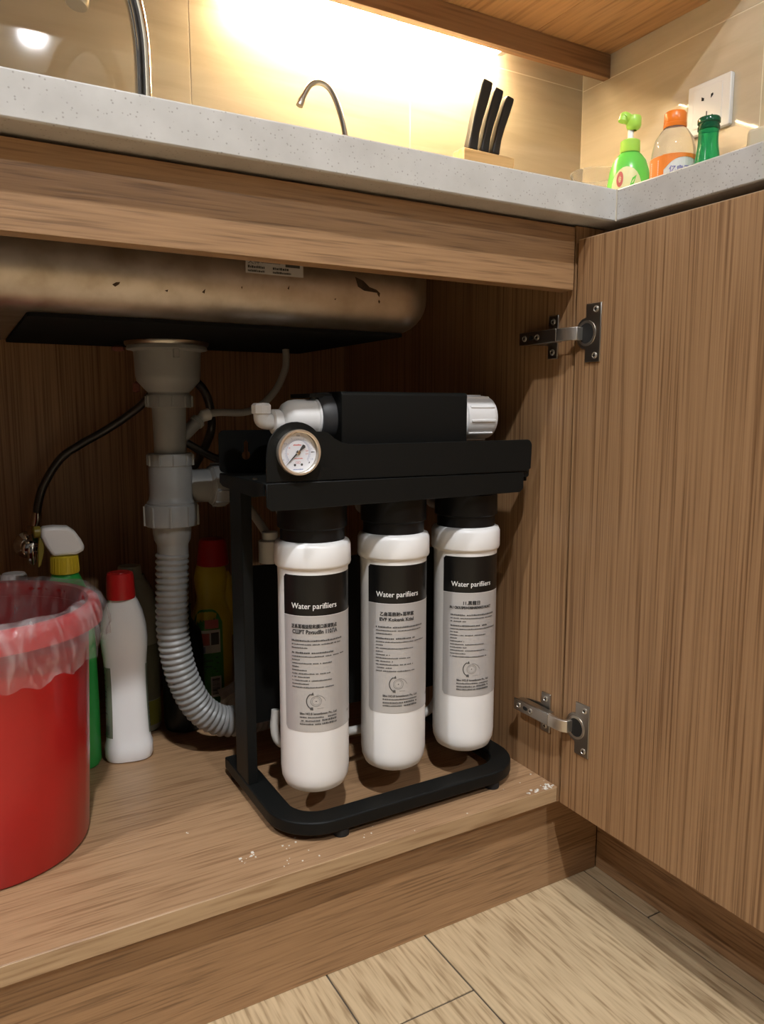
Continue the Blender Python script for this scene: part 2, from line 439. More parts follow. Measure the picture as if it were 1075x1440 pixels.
def hinge(zc, dy, dm):
    # arm box on the side panel, with the mounting plate, the link and the cup flange screwed to the door as sub-parts
    arm = MB()
    prof = [(0.012, -0.0062), (0.012, 0.0062)]
    # channel-shaped arm: a top web and two cheeks
    arm.box(0.5715, 0.5730, 0.010+dm, 0.070+dm, zc-0.0070, zc+0.0070)
    arm.box(0.5730, 0.5825, 0.012+dm, 0.066+dm, zc-0.0070, zc-0.0056)
    arm.box(0.5730, 0.5825, 0.012+dm, 0.066+dm, zc+0.0056, zc+0.0070)
    h = part('hinge', arm, 'hinge_dark', cab, bevel=0.0006, label='chrome concealed hinge')
    mp = MB()
    mp.prism([(0.0215+dm, zc-0.0235), (0.0365+dm, zc-0.0235), (0.0365+dm, zc-0.009), (0.062+dm, zc-0.006), (0.062+dm, zc+0.006), (0.0365+dm, zc+0.009), (0.0365+dm, zc+0.0235), (0.0215+dm, zc+0.0235)], 'yz', 0.5848, 0.5869)
    mp.box(0.5755, 0.5848, 0.022+dm, 0.060+dm, zc-0.0045, zc+0.0045)
    part('mounting_plate', mp, 'hinge_dark', h, bevel=0.0005)
    lk = MB()
    lk.prism([(0.0125+dm, 0.5722), (0.006+dm, 0.5716), (-0.010+dy, 0.5730), (-0.0165+dy, 0.5768), (-0.0165+dy, 0.585), (-0.0135+dy, 0.585), (-0.009+dy, 0.5765), (0.0125+dm, 0.5765)], 'xy', zc-0.0068, zc+0.0068)
    lk.v = [(y, x, z) for x, y, z in lk.v]
    part('link', lk, 'hinge_bright', h, bevel=0.0005)
    # cup flange: a plate with a half-round boss towards the hinge side
    y0, y1 = -0.041+dy, -0.020+dy
    pts = [(y0, zc-0.030), (y1, zc-0.030), (y1, zc-0.0165)]
    for k in range(9):
        a = R(-90 + 180*k/8); pts.append((y1 + 0.0145*math.cos(a)*1.0, zc + 0.0165*math.sin(a)))
    pts += [(y1, zc+0.0165), (y1, zc+0.030), (y0, zc+0.030)]
    cf = MB().prism(pts[:3] + pts[4:-4] + pts[-3:], 'yz', 0.5854, 0.5873)
    part('cup_flange', cf, 'hinge_dark', h, bevel=0.0006)
    rim = MB()
    n = 24; cy, r0, r1 = -0.0215+dy, 0.0105, 0.0132
    ring = [(cy + r*math.cos(2*math.pi*k/n), zc + r*math.sin(2*math.pi*k/n)) for r in (r0, r1) for k in range(n)]
    vs = [(0.5848, a, b) for a, b in ring] + [(0.5856, a, b) for a, b in ring]
    fs = [(k, (k+1) % n, n+(k+1) % n, n+k) for k in range(n)] + [(n+k, n+(k+1) % n, 3*n+(k+1) % n, 3*n+k) for k in range(n)] + [(k, 2*n+k, 2*n+(k+1) % n, (k+1) % n) for k in range(n)]
    part('cup_rim', rim.add(vs, fs), 'hinge_bright', h)
    part('cup_hollow', MB().lathe([(0.0104, -0.0002), (0.0104, 0.0004)], (0.5851, cy, zc), 'x', 24), 'slot_black', h)
    def screw(y, z, x):
        q = MB().lathe([(0.0034, 0), (0.0034, -0.0006), (0.0024, -0.0011), (0.0021, -0.0006)], (x, y, z), 'x', 14)
        part('screw', q, 'hinge_bright', h)
        part('screw_slot', MB().box(x-0.00115, x-0.0009, y-0.0017, y+0.0017, z-0.0004, z+0.0004).box(x-0.00115, x-0.0009, y-0.0004, y+0.0004, z-0.0017, z+0.0017), 'slot_black', h)
    screw(-0.034+dy, zc+0.0235, 0.5854); screw(-0.034+dy, zc-0.0235, 0.5854)
    screw(0.029+dm, zc+0.0165, 0.5848); screw(0.029+dm, zc-0.0165, 0.5848)
    screw(0.061+dm, zc, 0.5715); screw(0.040+dm, zc, 0.5715)
    part('slot', MB().prism(rrect(0.0455+dm, 0.053+dm, zc-0.0022, zc+0.0022, 0.002, 3), 'yz', 0.5711, 0.5716), 'slot_black', h)
hinge(0.6535, 0.0, 0.0)
hinge(0.2220, -0.005, -0.006)

# ================================================================== CORNER CABINET on the right
cc = thing('corner_cabinet', (0.88, -0.8, 0.0), 'closed oak laminate base cabinet along the right wall', 'cabinet')
part('front_panel', Box(0.632, 0.650, -1.60, -0.002, 0.1215, 0.752), 'oak_z', cc)
part('corner_filler', Box(0.6055, 0.673, 0.0, 0.018, 0.1215, 0.766), 'oak_z', cc)
part('carcass', Box(0.650, 1.120, -1.60, -0.002, 0.1215, 0.766), 'oak_z', cc)
part('toe_kick', Box(0.674, 0.690, -1.60, 0.0195, 0.0005, 0.121), 'oak_y', cc)

# ================================================================== COUNTERTOP
ct = thing('countertop', (0.5, 0.27, 0.767), 'speckled pale grey quartz worktop turning the corner in an L', 'countertop')
def grid_slab(xc, yc, hole, z0, z1):
    mb = MB(); nx, ny = len(xc), len(yc)
    idx = lambda i, j, t: (j*nx + i) + t*nx*ny
    vs = [(x, y, z) for z in (z0, z1) for y in yc for x in xc]; fs = []
    for i in range(nx-1):
        for j in range(ny-1):
            if (i, j) == hole: continue
            fs += [(idx(i,j,0), idx(i,j+1,0), idx(i+1,j+1,0), idx(i+1,j,0)), (idx(i,j,1), idx(i+1,j,1), idx(i+1,j+1,1), idx(i,j+1,1))]
            for (di, dj, a, b) in ((-1,0,(i,j+1),(i,j)), (1,0,(i+1,j),(i+1,j+1)), (0,-1,(i,j),(i+1,j)), (0,1,(i+1,j+1),(i,j+1))):
                q = (i+di, j+dj)
                if q == hole or not (0 <= q[0] < nx-1 and 0 <= q[1] < ny-1):
                    fs.append((idx(*a,0), idx(*b,0), idx(*b,1), idx(*a,1)))
    return mb.add(vs, fs)
part('worktop_slab', grid_slab([-0.80, -0.022, 0.462, 1.127], [-0.0285, 0.053, 0.417, 0.564], (1, 1), 0.7675, 0.80), 'quartz', ct, bevel=0.0016)
part('worktop_slab', Box(0.614, 1.127, -1.62, -0.0288, 0.7675, 0.80), 'quartz', ct, bevel=0.0016)
part('joint', Box(0.6132, 0.6148, -0.0292, -0.0282, 0.768, 0.7995), 'sealant', ct)

# ================================================================== SINK
sk = thing('sink', (0.22, 0.235, 0.655), 'stained stainless steel sink bowl hanging under the worktop', 'sink')
def bowl():
    mb = MB(); rings = []
    prof = [(0.0, 0.7995), (0.0, 0.7)]
    rr = 0.036
    for k in range(0, 9):
        a = R(90*k/8); prof.append((rr*(1-math.cos(a)), 0.655 + rr*(1-math.sin(a))))
    n = 9
    for d, z in prof:
        rings.append([(x, y, z) for x, y in rrect(-0.02+d, 0.46-d, 0.055+d, 0.415-d, max(0.055-d, 0.012), n)])
    m = len(rings[0]); vs = [p for r in rings for p in r]; fs = []
    for i in range(len(rings)-1):
        for k in range(m):
            fs.append((i*m+k, i*m+(k+1) % m, (i+1)*m+(k+1) % m, (i+1)*m+k))
    fs.append(tuple((len(rings)-1)*m+k for k in range(m)))
    return mb.add(vs, fs)
bw = part('bowl', bowl(), 'sink_steel', sk, solid=0.001)
part('rim', MB().add(*(lambda a, b: (
    [(x, y, 0.8005) for x, y in a] + [(x, y, 0.8005) for x, y in b] + [(x, y, 0.8020) for x, y in a] + [(x, y, 0.8020) for x, y in b],
    [f for k in range(len(a)) for f in ((k, (k+1) % len(a), len(a)+(k+1) % len(a), len(a)+k), (2*len(a)+k, 3*len(a)+k, 3*len(a)+(k+1) % len(a), 2*len(a)+(k+1) % len(a)),
        (len(a)+k, len(a)+(k+1) % len(a), 3*len(a)+(k+1) % len(a), 3*len(a)+k), (k, 2*len(a)+k, 2*len(a)+(k+1) % len(a), (k+1) % len(a)))]))(
    rrect(-0.018, 0.458, 0.057, 0.413, 0.053), rrect(-0.036, 0.476, 0.040, 0.430, 0.06))), 'brushed_steel', sk)
part('sound_pad', MB().prism(rrect(0.061, 0.428, 0.088, 0.372, 0.006), 'xy', 0.6515, 0.6549), 'sound_pad', sk, label='black sound-deadening pad under the bowl')
st = part('sticker', MB().prism([(0.2405, 0.697), (0.297, 0.697), (0.297, 0.713), (0.2405, 0.713)], 'xz', 0.0545, 0.0549), 'silver_label', sk, label='printed paper sticker')
def on_sink(u, v): return (0.2405+u, 0.05435, 0.697+v)
q = MB(); put_text(q, on_sink, '夫神', 0.006, 0.002, 0.0085); put_text(q, on_sink, 'Goscoomo', 0.0048, 0.0145, 0.0095, 0.019)
put_smallprint(q, on_sink, 0.002, 0.0045, 0.016, 0.0022); put_smallprint(q, on_sink, 0.026, 0.0045, 0.016, 0.0022)
put_smallprint(q, on_sink, 0.002, 0.0012, 0.016, 0.0018); put_smallprint(q, on_sink, 0.026, 0.0012, 0.018, 0.0018)
put_rect(q, on_sink, 0.0385, 0.053, 0.0078, 0.0105); put_smallprint(q, on_sink, 0.0395, 0.0105, 0.013, 0.0025)
part('lettering', q, 'ink', st, fix=False)
# rust streak and specks on the front of the bowl
def bf(u, v, rr=0.036):   # bowl front at height v
    d = 0 if v > 0.691 else rr - math.sqrt(max(0, rr*rr - (0.691-v)**2))
    return (u, 0.0549 + d - 0.0002, v)
for poly in ([(0.352,0.7025),(0.361,0.6995),(0.368,0.694),(0.376,0.692),(0.377,0.689),(0.370,0.6895),(0.362,0.690),(0.355,0.6935)],
             [(0.376,0.692),(0.380,0.689),(0.3795,0.685),(0.3775,0.687),(0.3765,0.689)], [(0.379,0.683),(0.381,0.681),(0.380,0.679),(0.3785,0.681)],
             [(0.1245,0.6775),(0.1275,0.6795),(0.131,0.680),(0.130,0.678),(0.127,0.676)], [(0.168,0.676),(0.171,0.677),(0.1705,0.675)], [(0.2005,0.677),(0.2035,0.680),(0.203,0.676)],
             [(0.236,0.684),(0.2375,0.6845),(0.237,0.682)], [(0.281,0.686),(0.283,0.689),(0.2825,0.685)], [(0.330,0.680),(0.332,0.681),(0.3315,0.679)]):
    mb2 = [bf(u, v) for u, v in poly]; part('rust_spot', MB().add(mb2, [tuple(range(len(mb2)))]), 'rust', bw, fix=False)

# ================================================================== DRAIN PIPEWORK
DX, DY = 0.2235, 0.28
dr = thing('sink_drain', (DX, DY, 0.64), 'grey plastic sink drain with ribbed nuts and a corrugated waste hose', 'drain pipe')
part('gasket', MB().lathe([(0.0465, 0.647), (0.0475, 0.649), (0.0475, 0.6513), (0.0465, 0.6514)], (DX, DY, 0), seg=40), 'hinge_dark', dr, label='thin steel ring')
part('drain_cup', MB().lathe([(0.044, 0.6468), (0.0452, 0.645), (0.0452, 0.6425), (0.0392, 0.6415), (0.0378, 0.640), (0.0368, 0.613), (0.0355, 0.607), (0.026, 0.5965), (0.0235, 0.594), (0.0235, 0.589)], (DX, DY, 0), seg=40), 'pvc_grey', dr)
part('cup_tab', Box(DX-0.003, DX+0.0035, DY-0.0405, DY-0.035, 0.632, 0.6418), 'pvc_grey', dr, bevel=0.0005)
def nut(name, c, axis, r, h0, h1, ribs=10, parent=None):
    n = part(name, MB().lathe([(r*0.82, h1), (r*0.97, h1), (r, h1-0.0015), (r*0.985, h0+0.001), (r*0.95, h0), (r*0.82, h0)], c, axis, 40), 'pvc_grey', parent or dr)
    rb = MB()
    for k in range(ribs):
        a = 2*math.pi*(k+0.35)/ribs; ca, sa = math.cos(a), math.sin(a); t = 0.0011; d = 0.0017
        pr = []
        for h in (h0+0.0008, h1-0.0018):
            for rad, s in ((r*0.96, -t), (r*0.96, t), (r+d, t*0.8), (r+d, -t*0.8)):
                u, v = rad*ca - s*sa, rad*sa + s*ca
                pr.append({'z': (c[0]+u, c[1]+v, c[2]+h), 'x': (c[0]+h, c[1]+u, c[2]+v)}[axis])
        rb.add(pr, [(0,1,2,3), (4,7,6,5), (0,4,5,1), (1,5,6,2), (2,6,7,3), (3,7,4,0)])
    part('nut_ribs', rb, 'pvc_grey', n)
    return n
nut('lock_nut', (DX, DY, 0), 'z', 0.0258, 0.5765, 0.5915)
part('tail_pipe', MB().lathe([(0.0195, 0.579), (0.0187, 0.545), (0.0185, 0.520)], (DX-0.0005, DY, 0), seg=32), 'pvc_grey', dr)
nut('lock_nut', (DX-0.001, DY, 0), 'z', 0.0258, 0.5085, 0.5235)
part('tee_body', MB().lathe([(0.0235, 0.510), (0.0250, 0.5065), (0.0252, 0.474), (0.0262, 0.468), (0.0282, 0.466), (0.0282, 0.4635), (0.020, 0.4625)], (DX-0.0015, DY, 0), seg=36), 'pvc_grey', dr)
part('side_branch', MB().lathe([(0.0200, 0.240), (0.0205, 0.269), (0.0235, 0.2715), (0.0235, 0.274)], (0, DY+0.008, 0.4825), 'x', 30), 'pvc_grey', dr)
nut('lock_nut', (0, DY+0.008, 0.4825), 'x', 0.0255, 0.2725, 0.2915)
part('branch_pipe', MB().tube(spline([(0.289, DY+0.008, 0.4825), (0.32, DY+0.012, 0.4815), (0.36, DY+0.03, 0.478), (0.40, DY+0.08, 0.47), (0.42, DY+0.2595, 0.465)], 6), 0.0165, 16), 'pvc_dark', dr)
nut('lock_nut', (DX-0.002, DY, 0), 'z', 0.0305, 0.4375, 0.4635, 9)
part('hose_adapter', MB().lathe([(0.0225, 0.440), (0.0222, 0.428), (0.0212, 0.4205), (0.0190, 0.4165), (0.0182, 0.4140), (0.0182, 0.398)], (DX-0.002, DY, 0), seg=32), 'pvc_grey', dr)
hp = resample(spline([(0.2205, 0.28, 0.404), (0.2190, 0.28, 0.365), (0.2178, 0.28, 0.335), (0.2185, 0.28, 0.296), (0.2265, 0.28, 0.251), (0.2440, 0.28, 0.209), (0.2690, 0.28, 0.1845), (0.297, 0.281, 0.177), (0.345, 0.292, 0.1735), (0.40, 0.33, 0.170), (0.44, 0.36, 0.165)], 24), 0.00125)
rad = []
for i in range(len(hp)):
    ph = (i % 6)/6.0
    rad.append(0.0176 + 0.0022*max(0.0, math.sin(math.pi*min(1, ph*1.35)))**0.7 if ph < 0.74 else 0.0173)
part('corrugated_hose', MB().tube(hp, rad, 24), 'pvc_grey', dr, smooth=60, label='grey corrugated waste hose')
part('inlet_nozzle', MB().tube([(DX+0.010, DY+0.004, 0.537), (DX+0.033, DY+0.010, 0.5575), (DX+0.0335, DY+0.010, 0.558), (DX+0.0375, DY+0.011, 0.5615)], [0.0075, 0.0075, 0.0088, 0.0088], 16), 'pvc_grey', dr)
part('nozzle_clip', MB().tube([(DX+0.037, DY+0.011, 0.561), (DX+0.0415, DY+0.012, 0.5645), (DX+0.044, DY+0.012, 0.567), (DX+0.051, DY+0.013, 0.569)], [0.0058, 0.0058, 0.0074, 0.0074], 14), 'tube_white', dr)
part('sealant_dab', MB().lathe([(0.001, 0.0), (0.006, 0.0015), (0.0055, 0.005), (0.002, 0.0075)], (DX-0.052, DY+0.015, 0.640), seg=7, sx=1.3), 'rust_red', dr, smooth=20)
part('sealant_dab', MB().lathe([(0.001, 0.0), (0.0045, 0.002), (0.004, 0.010), (0.001, 0.013)], (DX-0.033, DY+0.018, 0.594), seg=7), 'rust_red', dr, smooth=20)

tb = part('drain_tube', MB().tube(spline([(0.2755, 0.2935, 0.5695), (0.290, 0.296, 0.571), (0.322, 0.300, 0.571), (0.345, 0.301, 0.580), (0.366, 0.302, 0.600), (0.379, 0.303, 0.625), (0.3815, 0.304, 0.640), (0.3815, 0.305, 0.6512)], 8), 0.0045, 12), 'tube_grey', base=(0.30, 0.30, 0.57),
          label='thin grey tube curving up from the drain to under the sink', cat='tube')

# braided supply hoses and the angle valve on the back panel
av = thing('angle_valve', (0.087, 0.54, 0.385), 'chrome angle valve on the cabinet back behind the spray bottle', 'valve')
part('wall_flange', MB().lathe([(0.019, 0.5395), (0.019, 0.537), (0.011, 0.531), (0.009, 0.530)], (0.083, 0, 0.386), 'y', 28), 'chrome', av)
part('valve_body', MB().lathe([(0.009, 0.532), (0.009, 0.515), (0.011, 0.514), (0.011, 0.498), (0.008, 0.496)], (0.083, 0, 0.386), 'y', 20), 'chrome', av)
part('valve_outlet', MB().lathe([(0.0065, 0.388), (0.0065, 0.404), (0.0088, 0.405), (0.0088, 0.417), (0.006, 0.418)], (0.0895, 0.506, 0), seg=6), 'chrome', av)
part('valve_handle', MB().lathe([(0.012, 0.489), (0.013, 0.487), (0.013, 0.480), (0.008, 0.478)], (0.083, 0, 0.380), 'y', 18, sx=1.0, sy=0.45), 'chrome', av)
part('valve_stem', MB().lathe([(0.005, 0.498), (0.005, 0.486)], (0.083, 0, 0.383), 'y', 12), 'chrome', av)
sh = thing('supply_hose', (0.10, 0.50, 0.42), 'black braided supply hose arching from the angle valve to the sink', 'hose')
part('hose', MB().tube(spline([(0.0925, 0.503, 0.423), (0.0965, 0.50, 0.450), (0.106, 0.498, 0.476), (0.127, 0.496, 0.508), (0.155, 0.494, 0.528), (0.185, 0.49, 0.545), (0.215, 0.48, 0.566), (0.238, 0.465, 0.588), (0.252, 0.45, 0.62), (0.255, 0.443, 0.70), (0.252, 0.45, 0.764)], 8), 0.0056, 12), 'braid', sh)
part('ferrule', MB().tube([(0.0905, 0.505, 0.417), (0.0925, 0.503, 0.424), (0.0945, 0.501, 0.436)], [0.0066, 0.0072, 0.0066], 14), 'chrome', sh)
part('supply_hose', MB().tube(spline([(0.262, 0.36, 0.640), (0.272, 0.355, 0.617), (0.287, 0.35, 0.597), (0.2945, 0.352, 0.572), (0.293, 0.355, 0.54), (0.292, 0.44, 0.49), (0.30, 0.53, 0.47)], 8), 0.0055, 12), 'braid', base=(0.29, 0.36, 0.6),
     label='black braided hose dropping from the sink behind the drain cup', cat='hose')
part('supply_hose', MB().tube(spline([(0.235, 0.34, 0.548), (0.262, 0.335, 0.530), (0.290, 0.335, 0.514), (0.330, 0.34, 0.499), (0.37, 0.36, 0.49), (0.41, 0.45, 0.50), (0.415, 0.535, 0.51)], 8), 0.005, 12), 'braid', base=(0.3, 0.34, 0.51),
     label='black hose running behind the drain tee to the filter bracket', cat='hose')

# ================================================================== WATER FILTER UNIT
fu = thing('water_filter', (0.41, 0.11, 0.139), 'black framed under-sink water filter with three white cartridges and a gauge', 'water filter')
# base: flat bar bent to a U
def base_bar():
    cl = []; rc = 0.042; xl, xr, yf, yb = 0.272, 0.5555, 0.0410, 0.222
    cl.append(((xl, yb), (1, 0)))
    for k in range(11):
        a = R(180 + 90*k/10); cl.append(((xl+rc + rc*math.cos(a), yf+rc + rc*math.sin(a)), (-math.cos(a), -math.sin(a))))
    for k in range(11):
        a = R(270 + 90*k/10); cl.append(((xr-rc + rc*math.cos(a), yf+rc + rc*math.sin(a)), (-math.cos(a), -math.sin(a))))
    cl.append(((xr, yb), (-1, 0)))
    hw = 0.0125; vs = []
    for (x, y), (nx, ny) in cl:
        for d, z in ((-hw, 0.1470), (hw, 0.1470), (hw, 0.1612), (-hw, 0.1612)):
            vs.append((x+nx*d, y+ny*d, z))
    n = len(cl); fs = [(0,1,2,3), tuple(4*(n-1)+k for k in (3,2,1,0))]
    for i in range(n-1):
        for k in range(4):
            fs.append((i*4+k, i*4+(k+1) % 4, (i+1)*4+(k+1) % 4, (i+1)*4+k))
    return MB().add(vs, fs)
part('base_bar', base_bar(), 'black_metal', fu, bevel=0.002, seg=3)
for x, y in ((0.3235, 0.0375), (0.520, 0.0385), (0.2705, 0.205), (0.5565, 0.205)):
    part('foot', MB().lathe([(0.0075, 0.139), (0.0085, 0.1395), (0.0085, 0.1470), (0.007, 0.1473)], (x, y, 0), seg=18), 'rubber', fu)
for x0, x1 in ((0.2605, 0.2715), (0.5435, 0.5545)):
    ps = MB().box(x0, x1, 0.1405, 0.1425, 0.1612, 0.503).box(x0, x0+0.002, 0.1425, 0.18, 0.1612, 0.503).box(x1-0.002, x1, 0.1425, 0.18, 0.1612, 0.503)
    part('post', ps, 'black_metal', fu, bevel=0.0005, seg=1)
part('rear_plate', Box(0.2715, 0.5435, 0.176, 0.180, 0.215, 0.400), 'black_metal', fu)
# shelf tray with its upright back and folded side
part('tray', Box(0.250, 0.5665, 0.0415, 0.180, 0.5035, 0.506), 'black_metal', fu, bevel=0.0008)
key = []
outer = rrect(0.250, 0.5665, 0.506, 0.552, 0.006, 4)
kh = [(0.2790, 0.5165)] + [(0.281+0.0052*math.cos(R(a)), 0.525+0.0052*math.sin(R(a))) for a in range(250, -71, -32)]
hole = []
for k in range(13):
    a = R(-112 - 316*k/12*1.0); hole.append((0.2805 + 0.0052*math.cos(a), 0.5245 + 0.0052*math.sin(a)))
hole = [(0.2805+0.0052*math.cos(R(a)), 0.5245+0.0052*math.sin(R(a))) for a in range(60, -241, -30)] + [(0.2779, 0.5385), (0.2805, 0.5412), (0.2831, 0.5385)]
# outline starts at the top-left corner so that the bridge to the keyhole stays short
i0 = min(range(len(outer)), key=lambda i: (outer[i][0]-0.256)**2 + (outer[i][1]-0.552)**2)
outer = outer[i0:] + outer[:i0]
hs = hole[-2:] + hole[:-2]
part('back_flange', MB().prism(outer + [outer[0]] + hs + [hs[0]], 'xz', 0.1785, 0.1805), 'black_metal', fu, fix=True)
part('side_flange', MB().prism([(0.046, 0.505), (0.1785, 0.505), (0.1785, 0.4965), (0.168, 0.4925), (0.075, 0.490), (0.046, 0.494)], 'yz', 0.2495, 0.2515), 'black_metal', fu)
part('side_flange', MB().prism([(0.046, 0.505), (0.1785, 0.505), (0.1785, 0.4965), (0.168, 0.4925), (0.075, 0.490), (0.046, 0.494)], 'yz', 0.565, 0.567), 'black_metal', fu)
GX, GZ = 0.2805, 0.5345
fp = [(0.2505, 0.5070), (0.563, 0.5055), (0.5675, 0.5085), (0.568, 0.535)]
for a in (0, 30, 60, 90): fp.append((0.562+0.006*math.cos(R(a)), 0.535+0.006*math.sin(R(a))))
fp += [(0.36, 0.5405), (0.338, 0.5408), (0.329, 0.5425), (0.3205, 0.547), (0.3130, 0.5530)]
for a in range(42, 175, 11): fp.append((GX+0.0290*math.cos(R(a)), GZ+0.0284*math.sin(R(a))))
fp += [(0.2507, 0.530)]
part('front_panel', MB().prism(fp, 'xz', 0.0395, 0.0415), 'black_metal', fu, bevel=0.0006, seg=1, label='black front panel with a rounded hump round the gauge')
lp = [(0.2540, 0.4800), (0.551, 0.4825), (0.5555, 0.487), (0.5555, 0.5045), (0.2495, 0.5062), (0.2495, 0.484)]
part('front_lip', MB().prism(lp, 'xz', 0.0372, 0.0394), 'black_metal', fu, bevel=0.0006, seg=1)
part('corner_block', MB().prism(rrect(0.5540, 0.5672, 0.4985, 0.5115, 0.003, 3), 'xz', 0.0425, 0.052), 'black_metal', fu)
part('bolt', MB().lathe([(0.0028, 0.506), (0.0028, 0.5072), (0.0015, 0.5078)], (0.256, 0.085, 0), seg=10), 'brushed_steel', fu)
# gauge
ga = part('pressure_gauge', MB().lathe([(0.0195, 0.0300), (0.0212, 0.0300), (0.0216, 0.0318), (0.0214, 0.0345), (0.0200, 0.0396), (0.019, 0.0392), (0.0190, 0.0318), (0.0185, 0.0306), (0.0195, 0.0300)], (GX, 0, GZ), 'y', 48, caps=False), 'gold_steel', fu, label='round pressure gauge with a polished bezel')
part('dial', MB().lathe([(0.0188, 0.0352), (0.0188, 0.0362)], (GX, 0, GZ), 'y', 40), 'dial_white', ga)
def on_dial(u, v, y=0.0351): return (GX+u, y, GZ+v)
q = MB(); put_ring(q, on_dial, 0, 0, 0.01135, 0.0116, -38, 218, 48)
for k in range(51):
    a = R(218 - 256*k/50); l = 0.0032 if k % 10 == 0 else 0.0016; ca, sa = math.cos(a), math.sin(a); t = 0.00011
    q.add([on_dial(r*ca - s*sa, r*sa + s*ca) for r, s in ((0.0117, -t), (0.0117+l, -t), (0.0117+l, t), (0.0117, t))], [(0,1,2,3)])
put_smallprint(q, on_dial, -0.005, -0.0165, 0.010, 0.0010)
for k, s in enumerate(('0', '0.4', '0.8', '1.2', '1.6')):
    a = R(205 - 230*k/4); put_text(q, on_dial, s, 0.0024, 0.0155*math.cos(a)-0.001, 0.0155*math.sin(a)-0.0008)
part('dial_scale', q, 'ink_blue', ga, fix=False)
q = MB(); put_smallprint(q, on_dial, -0.0045, 0.0062, 0.008, 0.0014); put_smallprint(q, on_dial, -0.004, -0.0062, 0.009, 0.0009)
put_ring(q, on_dial, -0.0012, -0.0095, 0.0009, 0.0012, n=12); put_ring(q, on_dial, 0.0012, -0.0095, 0.0009, 0.0012, n=12)
for a, s in ((188, '0'), (152, '50'), (8, '200'), (-10, '230')): put_text(q, on_dial, s, 0.002, 0.0092*math.cos(R(a))-0.0014, 0.0092*math.sin(R(a))-0.0007)
part('dial_red_print', q, 'ink_red', ga, fix=False)
q = MB(); put_ring(q, on_dial, -0.0032, -0.0118, 0.0, 0.0012, n=14); put_ring(q, on_dial, 0.0038, -0.0116, 0.0, 0.0012, n=14)
a = R(-2); put_poly(q, on_dial, [(0.0135, -0.0007), (0.0172, -0.0002), (0.0172, 0.0002), (0.0135, 0.0004)])
a = R(-45); put_poly(q, on_dial, [(0.0105, -0.0103), (0.0113, -0.0108), (0.0122, -0.0096), (0.0117, -0.0090)])
part('dial_marks', q, 'ink', ga, fix=False)
q = MB()
d = Vector((-0.72, -0.69)).normalized(); nn = Vector((-d.y, d.x))
for poly in ([d*0.0175, d*0.003 + nn*0.0007, -d*0.003 + nn*0.0007, -d*0.0085 + nn*0.0019, -d*0.0095, -d*0.0085 - nn*0.0019, -d*0.003 - nn*0.0007, d*0.003 - nn*0.0007],):
    q.prism([(GX+p.x, GZ+p.y) for p in poly], 'xz', 0.0341, 0.0345)
part('needle', q, 'ink', ga)
part('needle_hub', MB().lathe([(0.0022, 0.0346), (0.0022, 0.0336), (0.0014, 0.0333)], (GX, 0, GZ), 'y', 18), 'chrome', ga)

# membrane housing on top
cv = rrect(0.068, 0.140, 0.506, 0.5925, 0.004, 4)
part('housing_cover', MB().prism(cv, 'yz', 0.3430, 0.4985), 'black_metal', fu, bevel=0.001)
AY, AZ = 0.103, 0.565
part('cover_collar', MB().lathe([(0.024, 0.329), (0.0265, 0.3345), (0.027, 0.3432)], (0, AY, AZ), 'x', 36), 'dark_grey_plastic', fu)
part('cover_wing', MB().prism([(0.090, 0.5905), (0.140, 0.5905), (0.140, 0.5865), (0.090, 0.5865)], 'yz', 0.318, 0.3432), 'black_metal', fu)
part('membrane_housing', MB().lathe([(0.006, 0.2905), (0.0115, 0.2915), (0.0155, 0.2945), (0.0185, 0.3000), (0.0195, 0.3060), (0.0198, 0.326), (0.0212, 0.327), (0.0214, 0.334)], (0, AY, AZ), 'x', 40), 'white_plastic', fu)
mh = part('port_neck', MB().lathe([(0.0110, 0.2815), (0.0126, 0.2825), (0.0126, 0.2890), (0.0112, 0.2910), (0.0112, 0.295)], (0, AY, AZ-0.003), 'x', 24), 'white_plastic', fu)
el = part('elbow_fitting', MB().tube(spline([(0.2845, AY, AZ-0.003), (0.276, AY, AZ-0.003), (0.2715, AY, AZ-0.0015), (0.2705, AY, AZ+0.002), (0.2705, AY, AZ+0.0055)], 5), [0.0078]*20+[0.0080], 18), 'white_plastic', fu)
part('elbow_nut', MB().lathe([(0.0080, AZ+0.0045), (0.0100, AZ+0.0055), (0.0100, AZ+0.0135), (0.0080, AZ+0.0155), (0.0055, AZ+0.0158)], (0.2705, AY, 0), seg=10), 'white_plastic', el, smooth=20)
cp = part('membrane_cap', MB().lathe([(0.0230, 0.4985), (0.0230, 0.5055), (0.0252, 0.5065), (0.0252, 0.5420), (0.0240, 0.5470), (0.0205, 0.5498), (0.0, 0.5505)], (0, AY-0.004, AZ), 'x', 40, caps=False), 'white_plastic', fu)
rb = MB()
for k in range(10):
    a = 2*math.pi*(k+0.2)/10; ca, sa = math.cos(a), math.sin(a); pr = []
    for h in (0.5095, 0.5430):
        for rr_, s in ((0.0245, -0.0016), (0.0245, 0.0016), (0.0266, 0.0013), (0.0266, -0.0013)):
            pr.append((h, AY-0.004 + rr_*ca - s*sa, AZ + rr_*sa + s*ca))
    rb.add(pr, [(0,1,2,3), (4,7,6,5), (0,4,5,1), (1,5,6,2), (2,6,7,3), (3,7,4,0)])
part('cap_ribs', rb, 'white_plastic', cp, bevel=0.0004, seg=1)

